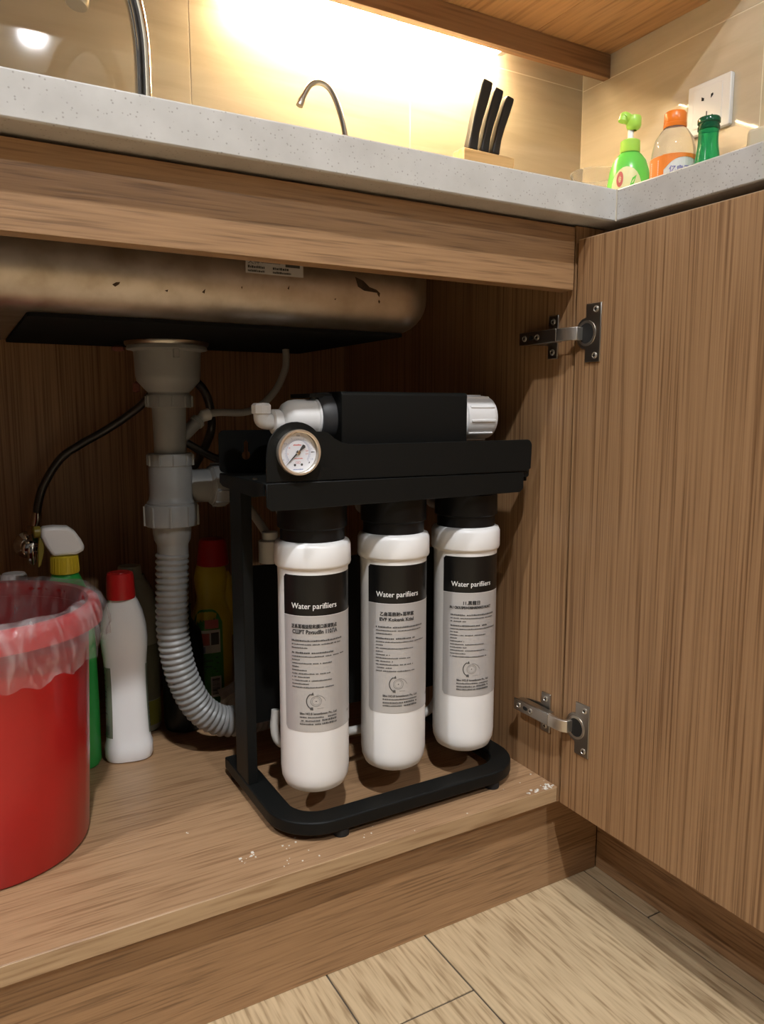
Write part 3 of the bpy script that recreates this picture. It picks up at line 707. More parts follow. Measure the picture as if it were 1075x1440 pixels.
# cartridges
FR, FY = 0.0365, 0.088
HEAD = [('正系葛福益駐和膜口茶渾賀点', 'CШPT Pzvsudßn 110ЛA'), ('乙自葛鼎耐ь葛罘富', 'EVF Kokenk Ktial'), ('11.黑龍日', 'IN.1 CROUSPE/HOBBNRENNCE NUACT')]
for i, fx in enumerate((0.318, 0.4155, 0.513)):
    part('filter_head', MB().lathe([(0.0335, 0.5030), (0.0335, 0.4800), (0.0362, 0.4790), (0.0362, 0.4560), (0.0335, 0.4540), (0.0335, 0.4405)], (fx, FY, 0), seg=40), 'black_plastic', fu)
    ca = part('filter_cartridge', MB().lathe([(0.0, 0.4425), (0.0340, 0.4425), (0.0378, 0.4410), (0.0396, 0.4370), (0.0399, 0.4190), (0.0390, 0.4165), (0.0372, 0.4155), (0.0368, 0.4125), (0.0365, 0.40), (0.0365, 0.1975), (0.0355, 0.1880), (0.0322, 0.1800), (0.0255, 0.1758), (0.0, 0.1745)], (fx, FY, 0), seg=48, caps=False), 'white_plastic', fu, smooth=50,
              label=['white filter cartridge nearest the gauge', 'white filter cartridge in the middle', 'white filter cartridge nearest the open door'][i])
    def wrap(u, v, rr=FR+0.0004, fx=fx):
        a = R(-77) + u/FR; return (fx + rr*math.sin(a), FY - rr*math.cos(a), v)
    U1 = R(165)*FR
    def patch(v0, v1, rc, top, rr):
        """label band with rounded outer corners"""
        mb = MB(); n = 40
        for k in range(n):
            ua, ub = U1*k/n, U1*(k+1)/n
            def cut(u):
                e = min(u, U1-u)
                return 0 if e >= rc else rc - math.sqrt(max(0, rc*rc - (rc-e)**2))
            if top: p = [wrap(ua, v0, rr), wrap(ub, v0, rr), wrap(ub, v1-cut(ub), rr), wrap(ua, v1-cut(ua), rr)]
            else: p = [wrap(ua, v0+cut(ua), rr), wrap(ub, v0+cut(ub), rr), wrap(ub, v1, rr), wrap(ua, v1, rr)]
            mb.add(p, [(0,1,2,3)])
        return mb
    part('label_band', patch(0.3690, 0.4105, 0.003, True, FR+0.0003), 'black_print', ca, fix=False, label='glossy black label band')
    part('silver_label', patch(0.2470, 0.3690, 0.004, False, FR+0.0003), 'silver_label', ca, fix=False, label='silver printed label')
    T0 = R(17)*FR
    wt = lambda u, v: wrap(u, v, FR+0.0007)
    q = MB(); put_text(q, wt, 'Water parifiiers', 0.0082, T0, 0.3765, 0.0475); put_rect(q, wt, 0, U1, 0.36875, 0.36925, 30)
    q2 = MB(); vs_, fs_, wd_ = text2d('Water parifiiers', 0.0082, 0.0475)
    q.add([wt(T0 + x + 0.00018, 0.37662 + y) for x, y in vs_], fs_)
    part('lettering', q, 'white_print', ca, fix=False)
    q = MB()
    cx0 = T0 - 0.0005
    h1, h2 = HEAD[i]
    if i == 0:
        put_text(q, wt, h1, 0.0046, cx0, 0.3565, 0.0480, bold=0.0003); put_text(q, wt, h2, 0.0060, cx0+0.001, 0.3505, 0.0475, bold=0.0003)
    elif i == 1:
        put_text(q, wt, h1, 0.0046, cx0+0.005, 0.3560, 0.0370, bold=0.0003); put_text(q, wt, h2, 0.0052, cx0+0.0045, 0.3500, 0.0375, bold=0.0003)
    else:
        put_text(q, wt, h1, 0.0052, cx0+0.0145, 0.3555, 0.0190, bold=0.0003); put_text(q, wt, h2, 0.0042, cx0-0.001, 0.3505, 0.0500, bold=0.0003)
    part('heading', q, 'ink', ca, fix=False)
    q = MB(); v = 0.3425
    for k, l in enumerate((0.055, 0.053, 0.018, None, 0.044, 0.058, 0.009, 0.042, 0.008, 0.016, 0.040, 0.019, 0.042, 0.018, 0.044)):
        if l: put_smallprint(q, wt, cx0, v, l, 0.0017 if k in (0, 4) else 0.0012)
        v -= 0.0036 if l else 0.0018
    c = (T0+0.0245, 0.2800)
    put_ring(q, wt, c[0], c[1], 0.0052, 0.0055, n=32); put_ring(q, wt, c[0], c[1], 0.0038, 0.0040, n=28); put_ring(q, wt, c[0], c[1], 0.0, 0.0006, n=10)
    put_ring(q, wt, c[0]-0.0005, c[1], 0.0086, 0.0097, 122, 236, 22)
    put_ring(q, wt, c[0]+0.001, c[1]-0.0025, 0.0086, 0.0089, 15, 95, 16)
    put_poly(q, wt, [(c[0]-0.0058, c[1]+0.0066), (c[0]-0.0022, c[1]+0.0064), (c[0]-0.0030, c[1]+0.0098)])
    put_poly(q, wt, [(c[0]-0.0062, c[1]-0.0090), (c[0]-0.0030, c[1]-0.0096), (c[0]-0.0032, c[1]-0.0062), (c[0]-0.0058, c[1]-0.0064)])
    put_rect(q, wt, c[0]+0.001, c[0]+0.0075, c[1]-0.0079, c[1]-0.0077)
    put_text(q, wt, 'Sibo HO.8 Ionestboum Po., Ltd', 0.0034, T0+0.0075, 0.2655, 0.0390, bold=0.0002)
    for k, (l0, l1) in enumerate(((0.039, 0), (0.022, 0.016), (0.022, 0.016))):
        vv = 0.2620 - k*0.0036
        put_smallprint(q, wt, T0+0.0075, vv, l0, 0.0015)
        if l1: put_smallprint(q, wt, T0+0.0075+0.023, vv, l1, 0.0021)
    put_rect(q, wt, T0+0.0075, T0+0.0285, 0.2575, 0.2577, 4)
    put_text(q, wt, 'B.0', 0.0040, U1-0.030, 0.2600)
    part('small_print', q, 'ink_soft', ca, fix=False)
    part('port_elbow', MB().tube(spline([(fx-0.01, FY+0.036, 0.462), (fx-0.01, FY+0.055, 0.462), (fx-0.01, FY+0.060, 0.468), (fx-0.01, FY+0.060, 0.49)], 5), 0.006, 12), 'tube_white', fu)
part('tubing', MB().tube(spline([(0.283, 0.200, 0.470), (0.292, 0.188, 0.455), (0.3065, 0.170, 0.425), (0.318, 0.160, 0.405), (0.335, 0.158, 0.39), (0.36, 0.16, 0.36)], 8), 0.0048, 12), 'tube_white', fu)
part('tubing', MB().tube(spline([(0.300, 0.155, 0.236), (0.297, 0.152, 0.214), (0.302, 0.150, 0.199), (0.318, 0.150, 0.193), (0.36, 0.152, 0.192), (0.42, 0.152, 0.1905), (0.50, 0.152, 0.192), (0.525, 0.155, 0.215)], 8), 0.0052, 12), 'tube_white', fu)
part('solenoid', MB().lathe([(0.010, 0.405), (0.013, 0.406), (0.013, 0.430), (0.009, 0.432), (0.009, 0.440)], (0.300, 0.162, 0), seg=18), 'tube_white', fu)

# ================================================================== BIN AND BAG
BX, BY = 0.008, 0.196
bn = thing('waste_bin', (BX, BY, 0.139), 'round red plastic waste bin with ribbed sides beside the white bottle', 'bin')
def bin_body():
    mb = MB(); seg = 96; prof = [(0.085, 0.1395), (0.0905, 0.1405), (0.0925, 0.1445), (0.0965, 0.22), (0.1015, 0.345), (0.1028, 0.3705)]
    vs = []
    for r, z in prof:
        for k in range(seg):
            a = 2*math.pi*k/seg
            g = 0.0009 if (k % 8 == 0 and 0.145 < z < 0.36) else 0
            vs.append((BX+(r-g)*math.cos(a), BY+(r-g)*math.sin(a), z))
    n = len(prof)
    inner = [(0.1005, 0.3705), (0.0985, 0.34), (0.0935, 0.22), (0.0895, 0.150), (0.0, 0.1475)]
    for r, z in inner:
        for k in range(seg):
            a = 2*math.pi*k/seg; vs.append((BX+r*math.cos(a), BY+r*math.sin(a), z))
    n += len(inner); fs = []
    for i in range(n-1):
        for k in range(seg):
            a, b = i*seg+k, i*seg+(k+1) % seg; fs.append((a, b, b+seg, a+seg))
    fs.append(tuple(range(seg-1, -1, -1)))
    return mb.add(vs, fs)
part('bin_body', bin_body(), 'bin_red', bn, smooth=50)
part('bin_rim', MB().lathe([(0.1010, 0.3690), (0.1030, 0.3660), (0.1130, 0.3640), (0.1158, 0.3650), (0.1150, 0.3760), (0.1125, 0.3840), (0.1080, 0.3865), (0.1030, 0.3850), (0.1005, 0.3790), (0.1010, 0.3690)], (BX, BY, 0), seg=80, caps=False), 'bin_red', bn, smooth=50)
# clear bag turned over the rim
def bag():
    mb = MB(); seg = 168; rings = []
    rnd = random.Random(3)
    ph = [rnd.uniform(0, 6.28) for _ in range(12)]
    def wav(a, *fs): return sum(math.sin(f*a + ph[f % 12])/len(fs) for f in fs)
    prof = [(0.080, 0.175, 0.3), (0.088, 0.23, 0.6), (0.0925, 0.30, 1.0), (0.0955, 0.345, 1.0), (0.0990, 0.374, 0.5), (0.1020, 0.3895, 0.35), (0.1080, 0.3915, 0.35), (0.1145, 0.3885, 0.4), (0.1185, 0.379, 0.6), (0.1200, 0.3650, 0.9), (0.1190, 0.3580, 1.3), (0.1165, 0.3520, 1.5), (0.1150, 0.3450, 1.7)]
    vs = []
    for j, (r, z, am) in enumerate(prof):
        for k in range(seg):
            a = 2*math.pi*k/seg
            crk = 0.0020*am*wav(a + 0.02*j, 9, 17, 31) + 0.0012*am*wav(a - 0.03*j, 43, 58)
            dz = 0.0
            if j >= 8:
                t = (j-7)/5.0
                # skirt hangs lower towards the viewer and has an uneven hem
                dz = -t*(0.016*max(0, math.cos(a - R(245))) + 0.006*wav(a, 3, 5, 11) + 0.003*wav(a, 23))
                crk += t*0.004*max(0, math.cos(a - R(-25)))**6
            dz += 0.0022*wav(a, 7, 13) if 4 <= j <= 7 else 0
            rr = r + abs(crk) if 3 < j else r - abs(crk)
            vs.append((BX+rr*math.cos(a), BY+rr*math.sin(a), z+dz))
    fs = []
    for i in range(len(prof)-1):
        for k in range(seg):
            a, b = i*seg+k, i*seg+(k+1) % seg; fs.append((a, b, b+seg, a+seg))
    return mb.add(vs, fs)
part('bin_bag', bag(), 'bag_film', base=(BX, BY, 0.18), smooth=70, fix=False, label='clear plastic bag lining the red bin, folded over its rim', cat='bag')

# ================================================================== BOTTLES INSIDE THE CABINET
SZ = 0.139
t = thing('spray_bottle', (0.106, 0.330, SZ), 'green trigger spray bottle with white head behind the red bin', 'spray bottle')
part('bottle', MB().lathe([(0.022, 0.1395), (0.0275, 0.1405), (0.030, 0.146), (0.0305, 0.22), (0.0300, 0.30), (0.0280, 0.335), (0.0230, 0.362), (0.0165, 0.378), (0.0125, 0.3865), (0.0125, 0.390)], (0.106, 0.33, 0), seg=36, sy=0.72), 'bottle_green', t, smooth=50)
co = part('collar', MB().lathe([(0.0155, 0.3830), (0.0160, 0.3840), (0.0150, 0.4030), (0.0140, 0.4040)], (0.106, 0.33, 0), seg=32), 'bottle_yellow', t)
rb = MB()
for k in range(24):
    a = 2*math.pi*k/24; rb.add([(0.106+r*math.cos(a+s), 0.33+r*math.sin(a+s), z) for z in (0.3845, 0.4025) for r, s in ((0.0150, -.05), (0.0163 if z < .39 else 0.0155, 0), (0.0150, .05))], [(0,1,4,3), (1,2,5,4), (0,2,1), (3,4,5), (0,3,5,2)])
part('collar_ribs', rb, 'bottle_yellow', co)
hd = [(0.0815, 0.4375), (0.0815, 0.4290), (0.0855, 0.4180), (0.0905, 0.4085), (0.0935, 0.4045), (0.1185, 0.4045), (0.1265, 0.4085), (0.1285, 0.4130), (0.1245, 0.4225), (0.1180, 0.4330), (0.1110, 0.4385), (0.0960, 0.4400), (0.0850, 0.4395)]
part('spray_head', MB().prism(hd, 'xz', 0.319, 0.341), 'white_plastic', t, bevel=0.004, seg=3, smooth=50)
part('nozzle', MB().lathe([(0.0060, 0.0745), (0.0068, 0.0755), (0.0068, 0.0815), (0.005, 0.0825)], (0, 0.33, 0.4335), 'x', 16), 'trigger_olive', t)
part('trigger', MB().prism([(0.0800, 0.428), (0.0855, 0.423), (0.0840, 0.410), (0.0800, 0.395), (0.0770, 0.392), (0.0775, 0.406), (0.0785, 0.418)], 'xz', 0.3255, 0.3345), 'trigger_olive', t, bevel=0.001)
lb = MB()
for k in range(12):
    a0, a1 = R(-150+62*k/12), R(-150+62*(k+1)/12)
    lb.add([(0.106+0.0309*math.cos(a), 0.33+0.0309*0.72*math.sin(a), z) for a, z in ((a0, .175), (a1, .175), (a1, .30), (a0, .30))], [(0,1,2,3)])
part('label_sheet', lb, 'label_cream', t, fix=False)

# white bleach bottle, red cap
t = thing('cleaner_bottle', (0.1690, 0.327, SZ), 'white plastic cleaner bottle with a red cap', 'bottle')
wx, wy = 0.1690, 0.327
wp = [(0.020, 0.1395), (0.0268, 0.1405), (0.0288, 0.145), (0.0290, 0.158), (0.0272, 0.163), (0.0262, 0.175), (0.0250, 0.21), (0.0247, 0.24), (0.0252, 0.262), (0.0262, 0.274), (0.0272, 0.283), (0.0278, 0.295), (0.0268, 0.310), (0.0230, 0.328), (0.0185, 0.340), (0.0160, 0.3445), (0.0155, 0.3475)]
part('bottle', MB().lathe(wp, (wx, wy, 0), seg=40, sy=0.74, power=2.7, rot=R(-12)), 'white_plastic', t, smooth=50)
part('cap', MB().lathe([(0.0160, 0.3450), (0.0172, 0.3455), (0.0160, 0.3725), (0.0150, 0.3765), (0.0120, 0.3775), (0.0105, 0.3765), (0.010, 0.3775), (0.0, 0.378)], (wx-0.0015, wy, 0), seg=36, caps=False), 'cap_red', t, label='red screw cap')
def on_white(a, z, e=0.0005):
    """bottle skin at angle a (degrees), for the printed side labels"""
    for (r0, z0), (r1, z1) in zip(wp, wp[1:]):
        if z0 <= z <= z1: r = r0 + (r1-r0)*(z-z0)/max(1e-6, z1-z0); break
    r += e; ca, sa = math.cos(R(a)), math.sin(R(a)); q = (abs(ca)**2.7 + abs(sa)**2.7)**(-1/2.7); u, v = r*ca*q, r*0.74*sa*q; c, s = math.cos(R(-12)), math.sin(R(-12))
    return (wx + u*c - v*s, wy + u*s + v*c, z)
def side_label(a0, a1, z0, z1, nz=8):
    mb = MB(); n = 6
    for i in range(n):
        for j in range(nz):
            aa, ab = a0+(a1-a0)*i/n, a0+(a1-a0)*(i+1)/n; za, zb = z0+(z1-z0)*j/nz, z0+(z1-z0)*(j+1)/nz
            mb.add([on_white(aa, za), on_white(ab, za), on_white(ab, zb), on_white(aa, zb)], [(0,1,2,3)])
    return mb
part('label_sheet', side_label(-170, -128, 0.172, 0.262), 'label_greygreen', t, fix=False, label='grey-green back label')
part('label_sheet', side_label(-30, 10, 0.172, 0.262), 'label_greygreen', t, fix=False, label='grey-green front label')
q = MB()
fa = lambda u, v: on_white(-166 + u, 0.172 + v, 0.001)
for k in range(9): put_rect(q, fa, 4, 10 + 20*random.random(), 0.086-k*0.007, 0.0875-k*0.007)
for k in range(6): put_rect(q, fa, 8+k*3.6, 9.6+k*3.6, 0.004, 0.016)
fb = lambda u, v: on_white(-26 + u, 0.172 + v, 0.001)
for k in range(6): put_rect(q, fb, 3, 26, 0.006+k*0.0055, 0.009+k*0.0055)
part('print', q, 'ink', t, fix=False)

# pale translucent bottle behind
t = thing('detergent_bottle', (0.198, 0.405, SZ), 'pale grey-green translucent bottle behind the white cleaner bottle', 'bottle')
part('bottle', MB().lathe([(0.020, 0.1395), (0.0262, 0.1405), (0.0285, 0.147), (0.0290, 0.20), (0.0286, 0.27), (0.0280, 0.315), (0.0255, 0.332), (0.0200, 0.344), (0.0150, 0.350), (0.0140, 0.356)], (0.198, 0.405, 0), seg=36, sy=0.75, rot=R(-10)), 'bottle_pale', t, smooth=50)
part('cap', MB().lathe([(0.0150, 0.352), (0.0158, 0.3525), (0.0150, 0.3665), (0.0140, 0.3685), (0.0, 0.369)], (0.194, 0.405, 0), seg=28, caps=False), 'bottle_pale', t)
lb = MB()
for k in range(14):
    a0, a1 = R(-140+150*k/14), R(-140+150*(k+1)/14)
    def pp(a, z): 
        u, v = 0.0295*math.cos(a), 0.0295*0.75*math.sin(a); c, s = math.cos(R(-10)), math.sin(R(-10)); return (0.198+u*c-v*s, 0.405+u*s+v*c, z)
    lb.add([pp(a0, .185), pp(a1, .185), pp(a1, .262), pp(a0, .262)], [(0,1,2,3)])
part('label_sheet', lb, 'label_greygreen', t, fix=False)
lb = MB()
for k in range(14):
    a0, a1 = R(-140+150*k/14), R(-140+150*(k+1)/14)
    lb.add([pp(a0, .150), pp(a1, .150), pp(a1, .184), pp(a0, .184)], [(0,1,2,3)])
part('lower_label', lb, 'liquid_olive', t, fix=False)

# dark bottle behind the hose
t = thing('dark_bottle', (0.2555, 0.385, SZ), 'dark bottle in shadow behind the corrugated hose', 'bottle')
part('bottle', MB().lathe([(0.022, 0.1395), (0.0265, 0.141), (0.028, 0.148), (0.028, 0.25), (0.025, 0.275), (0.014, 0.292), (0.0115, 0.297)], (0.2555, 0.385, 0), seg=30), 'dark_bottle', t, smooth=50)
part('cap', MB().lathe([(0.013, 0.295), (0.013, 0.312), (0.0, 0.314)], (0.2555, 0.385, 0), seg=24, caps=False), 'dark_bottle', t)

# yellow bottle with green label
t = thing('cleaner_bottle', (0.3115, 0.432, SZ), 'yellow cleaner bottle with a dark red cap and green label', 'bottle')
yx, yy = 0.3115, 0.432
yp = [(0.020, 0.1395), (0.0265, 0.1405), (0.0282, 0.147), (0.0285, 0.20), (0.0280, 0.270), (0.0265, 0.285), (0.0215, 0.300), (0.0205, 0.307), (0.0225, 0.320), (0.0235, 0.335), (0.0215, 0.347), (0.0185, 0.3545)]
part('bottle', MB().lathe(yp, (yx, yy, 0), seg=36, sy=0.72, power=2.5), 'bottle_yellow', t, smooth=50)
part('cap', MB().lathe([(0.0215, 0.3530), (0.0228, 0.3540), (0.0195, 0.3860), (0.0175, 0.3905), (0.0, 0.3915)], (yx+0.004, yy, 0), seg=32, caps=False), 'cap_red', t)
part('handle_bulge', MB().lathe([(0.004, 0.24), (0.010, 0.25), (0.0115, 0.29), (0.0095, 0.33), (0.004, 0.341)], (yx+0.023, yy, 0), seg=20), 'bottle_yellow', t, smooth=50)
def on_yel(a, z, e=0.0006):
    for (r0, z0), (r1, z1) in zip(yp, yp[1:]):
        if z0 <= z <= z1: r = r0 + (r1-r0)*(z-z0)/max(1e-6, z1-z0); break
    r += e; ca, sa = math.cos(R(a)), math.sin(R(a)); q = (abs(ca)**2.5 + abs(sa)**2.5)**(-1/2.5)
    return (yx + r*ca*q, yy + r*0.72*sa*q, z)
def ypatch(a0, a1, z0, z1, e=0.0006, arch=0.0, n=10, nz=6):
    mb = MB()
    for i in range(n):
        for j in range(nz):
            def P(i, j):
                f = i/n; a = a0+(a1-a0)*f; top = z1 - arch*(2*f-1)**4
                return on_yel(a, z0+(top-z0)*j/nz, e)
            mb.add([P(i,j), P(i+1,j), P(i+1,j+1), P(i,j+1)], [(0,1,2,3)])
    return mb
part('label_sheet', ypatch(-165, -72, 0.152, 0.292, arch=0.02), 'label_green', t, fix=False)
part('price_panel', ypatch(-158, -80, 0.228, 0.262, 0.0010, n=6, nz=2), 'label_white', t, fix=False)
part('red_spot', ypatch(-140, -110, 0.240, 0.2575, 0.0013, n=4, nz=2), 'ink_red', t, fix=False)
part('red_spot', ypatch(-122, -84, 0.264, 0.277, 0.0013, n=4, nz=2), 'ink_red', t, fix=False)
part('dark_spot', ypatch(-106, -84, 0.240, 0.258, 0.0013, n=4, nz=2), 'ink', t, fix=False)
part('blue_spot', ypatch(-150, -122, 0.229, 0.238, 0.0013, n=4, nz=2), 'ink_blue', t, fix=False)
bc = part('barcode', ypatch(-110, -80, 0.162, 0.193, 0.0010, n=4, nz=2), 'label_white', t, fix=False)
q = MB(); fy = lambda u, v: on_yel(-108 + u, v, 0.0014)
z = 0.166
while z < 0.190:
    wd = random.choice((0.0005, 0.001, 0.0015)); put_rect(q, fy, 2, 23, z, z+wd); z += wd + random.choice((0.0006, 0.001))
for k in range(6): put_rect(q, fy, -20, 24*random.random()+2, 0.2205-k*0.0042, 0.2215-k*0.0042)
part('print', q, 'ink', bc, fix=False)
# crumpled white paper by the yellow bottle
q = MB(); rnd = random.Random(5); n = 7
for i in range(n):
    for j in range(n):
        u, v = i/(n-1), j/(n-1)
        q.v.append((0.305 + 0.045*u + rnd.uniform(-.002, .002), 0.393 - 0.012*math.sin(v*2.6) + rnd.uniform(-.004, .004) + 0.01*u, 0.1405 + 0.052*v*(0.75+0.35*u) + rnd.uniform(-.002, .002)*(v > 0)))
for i in range(n-1):
    for j in range(n-1): q.f.append((i*n+j, (i+1)*n+j, (i+1)*n+j+1, i*n+j+1))
part('crumpled_paper', q, 'paper_white', base=(0.325, 0.39, SZ), smooth=15, fix=False, solid=0.0006, label='crumpled white paper at the foot of the yellow bottle', cat='paper')
# bottle behind the bin of which only the cap shows
t = thing('cleaner_bottle', (0.058, 0.455, SZ), 'bottle with a pale grey cap peeping over the back of the bin', 'bottle')
part('bottle', MB().lathe([(0.020, 0.1395), (0.027, 0.1405), (0.029, 0.146), (0.029, 0.27), (0.025, 0.31), (0.015, 0.332), (0.0135, 0.338)], (0.058, 0.455, 0), seg=32), 'bottle_pale', t, smooth=50)
part('cap', MB().lathe([(0.0160, 0.335), (0.0165, 0.336), (0.0155, 0.360), (0.0135, 0.3635), (0.0, 0.365)], (0.058, 0.455, 0), seg=28, caps=False), 'white_matte', t)

# white crumbs and plaster dust on the shelf
q = MB(); rnd = random.Random(11)
def crumb(x, y, s):
    z = SZ + s*0.35
    vs = [(x+s*dx*rnd.uniform(.5, 1), y+s*dy*rnd.uniform(.5, 1), z+s*0.35*dz) for dx in (-1, 1) for dy in (-1, 1) for dz in (-1, 1)]
    q.add(vs, [(0,1,3,2), (4,6,7,5), (0,4,5,1), (2,3,7,6), (0,2,6,4), (1,5,7,3)])
for cx, cy, n, sp, s in ((0.226, 0.044, 9, 0.007, 0.0013), (0.269, 0.047, 5, 0.009, 0.0010), (0.573, 0.0045, 34, 0.009, 0.0012), (0.184, 0.117, 2, 0.003, 0.001), (0.25, 0.012, 6, 0.02, 0.0008), (0.40, 0.006, 10, 0.05, 0.0008), (0.55, 0.02, 8, 0.03, 0.0007), (0.30, 0.03, 6, 0.05, 0.0006)):
    for k in range(n):
        x = cx + rnd.gauss(0, sp); y = cy + rnd.gauss(0, sp*0.35)
        if 0.0015 < y and x < 0.585: crumb(x, y, s*rnd.uniform(.4, 1.3))
part('crumbs', q, 'dust_white', kind='stuff', base=(0.4, 0.03, SZ), smooth=10, label='white crumbs and plaster dust scattered along the shelf edge', cat='crumbs')

# ================================================================== ON THE WORKTOP
# main faucet
t = thing('kitchen_faucet', (0.251, 0.47, 0.80), 'tall chrome swan-neck kitchen faucet above the sink', 'faucet')
part('faucet_base', MB().lathe([(0.026, 0.800), (0.026, 0.806), (0.020, 0.812), (0.018, 0.86), (0.0165, 0.875), (0.012, 0.88)], (0.251, 0.47, 0), seg=32), 'chrome', t)
part('spout', MB().tube(spline([(0.251, 0.47, 0.87), (0.252, 0.468, 0.96), (0.2515, 0.464, 1.03), (0.2485, 0.46, 1.065), (0.2405, 0.456, 1.100), (0.227, 0.449, 1.124), (0.208, 0.440, 1.134), (0.188, 0.430, 1.124), (0.176, 0.424, 1.103), (0.170, 0.421, 1.088)], 8), 0.0112, 20), 'chrome', t)
part('aerator', MB().tube([(0.1715, 0.4215, 1.094), (0.1695, 0.4205, 1.086), (0.1655, 0.4185, 1.060), (0.165, 0.4182, 1.0575)], [0.0112, 0.0140, 0.0140, 0.0122], 24), 'brushed_steel', t)
part('lever', MB().tube([(0.268, 0.47, 0.855), (0.285, 0.47, 0.86), (0.33, 0.47, 0.885)], [0.009, 0.006, 0.0045], 12), 'chrome', t)
# small drinking-water faucet
t = thing('filter_faucet', (0.552, 0.46, 0.80), 'thin chrome drinking water faucet with a hooked spout', 'faucet')
part('faucet_base', MB().lathe([(0.021, 0.800), (0.021, 0.804), (0.012, 0.81), (0.011, 0.85), (0.006, 0.856)], (0.555, 0.46, 0), seg=28), 'brushed_steel', t)
part('spout', MB().tube(spline([(0.555, 0.46, 0.85), (0.5535, 0.46, 0.94), (0.5475, 0.46, 0.99), (0.5385, 0.46, 1.0205), (0.5275, 0.46, 1.0420), (0.516, 0.46, 1.0515), (0.502, 0.46, 1.0525), (0.490, 0.46, 1.0455), (0.481, 0.46, 1.031), (0.4755, 0.46, 1.020)], 8), 0.0042, 14), 'brushed_steel', t)
part('tip', MB().tube([(0.4775, 0.46, 1.0240), (0.4735, 0.46, 1.0145)], 0.0053, 14), 'brushed_steel', t)
part('lever', MB().tube([(0.566, 0.46, 0.835), (0.58, 0.46, 0.838), (0.60, 0.46, 0.85)], 0.0035, 10), 'brushed_steel', t)
# knife block with three knives, each knife a thing of its own
t = thing('knife_block', (0.80, 0.475, 0.80), 'pale wooden knife block against the tiled wall', 'knife block')
kb = MB()
vs = [(0.7565, 0.445, 0.8), (0.862, 0.445, 0.8), (0.862, 0.480, 0.8), (0.7565, 0.480, 0.8), (0.7605, 0.449, 1.0015), (0.8665, 0.449, 1.0000), (0.8665, 0.480, 1.0000), (0.7605, 0.480, 1.0015)]
part('block', kb.add(vs, [(0,3,2,1), (4,5,6,7), (0,1,5,4), (1,2,6,5), (2,3,7,6), (3,0,4,7)]), 'block_wood', t, bevel=0.002)
for i, (xb, xt, zt, w_, yk) in enumerate(((0.7840, 0.8125, 1.1180, 0.0100, 0.462), (0.8100, 0.8380, 1.1105, 0.0088, 0.464), (0.8320, 0.8600, 1.1010, 0.0080, 0.462))):
    k_ = thing('kitchen_knife', (xb, yk, 1.0015), ['largest black-handled knife, leftmost in the wooden block', 'middle black-handled knife in the wooden block', 'smallest black-handled knife, rightmost in the wooden block'][i], 'knife', 'knives in the block')
    dx = (xt-xb); H = zt-1.002
    L_, Rr = [], []
    for f, c, hw in ((0, 0.000, .95), (0.05, -0.0015, 1.0), (0.12, -0.0022, .95), (0.25, -0.003, .88), (0.45, -0.003, .95), (0.7, -0.001, 1.05), (0.92, 0.0005, 1.05), (1.0, 0.001, .95)):
        L_.append((xb + dx*f + c - w_*hw, 1.0022 + H*f - 0.0)); Rr.append((xb + dx*f + c + w_*hw, 1.0022 + H*f - 0.0035*f))
    part('handle', MB().prism(L_[::-1][::-1] + Rr[::-1], 'xz', yk-0.008, yk+0.008), 'knife_handle', k_, bevel=0.003, seg=3, smooth=60)
    part('bolster', Box(xb-w_*0.7, xb+w_*0.7, yk-0.002, yk+0.002, 1.0016, 1.0030), 'brushed_steel', k_)

# soap dispenser, juice bottle, green glass bottle on the right-hand worktop
SX, SY = 0.860, 0.186
t = thing('soap_dispenser', (SX, SY, 0.80), 'light green hand soap pump bottle at the worktop corner', 'soap bottle')
sp_ = [(0.030, 0.8005), (0.036, 0.803), (0.0375, 0.82), (0.0375, 0.87), (0.0365, 0.893), (0.0335, 0.909), (0.0280, 0.922), (0.0205, 0.930), (0.0155, 0.9335), (0.0150, 0.937)]
part('bottle', MB().lathe(sp_, (SX, SY, 0), seg=40, sx=0.80, sy=0.72, rot=R(-50)), 'soap_green', t, smooth=50)
part('collar', MB().lathe([(0.0135, 0.933), (0.0138, 0.934), (0.0134, 0.9485), (0.0125, 0.9495), (0.008, 0.9515), (0.0, 0.9520)], (SX, SY, 0), seg=32, caps=False), 'pump_green', t)
part('stem', MB().lathe([(0.0052, 0.950), (0.0040, 0.955), (0.0040, 0.968)], (SX, SY, 0), seg=16), 'white_plastic', t)
# head: dished nozzle pointing left-forward
dv = Vector((math.cos(R(140)), math.sin(R(140)), 0)); hv = []
part('pump_head', MB().lathe([(0.0045, 0.963), (0.0085, 0.9655), (0.0102, 0.9690), (0.0102, 0.9800), (0.0092, 0.9818), (0.0, 0.9825)], (SX+0.002, SY-0.003, 0), seg=28, caps=False), 'pump_green', t, smooth=50)
part('pump_spout', MB().tube(spline([(SX, SY, 0.9765), (SX-0.009, SY+0.002, 0.980), (SX-0.0115, SY+0.003, 0.9795), (SX-0.0130, SY+0.0035, 0.9745)], 5), [0.0074]*10+[0.0064]*6, 16), 'pump_green', t, smooth=50)
def on_soap(u, v, e=0.0006):
    """u along the bottle's skin in degrees off the camera-facing side"""
    for (r0, z0), (r1, z1) in zip(sp_, sp_[1:]):
        if z0 <= v <= z1: r = r0 + (r1-r0)*(v-z0)/max(1e-6, z1-z0); break
    a = R(-95 + u); x, y = (r+e)*0.80*math.cos(a), (r+e)*0.72*math.sin(a); c, s = math.cos(R(-50)), math.sin(R(-50))
    return (SX + x*c - y*s, SY + x*s + y*c, v)
q = MB()
pts = [(42*math.cos(R(k)), 0.882 + 0.0275*math.sin(R(k))) for k in range(0, 360, 15)]
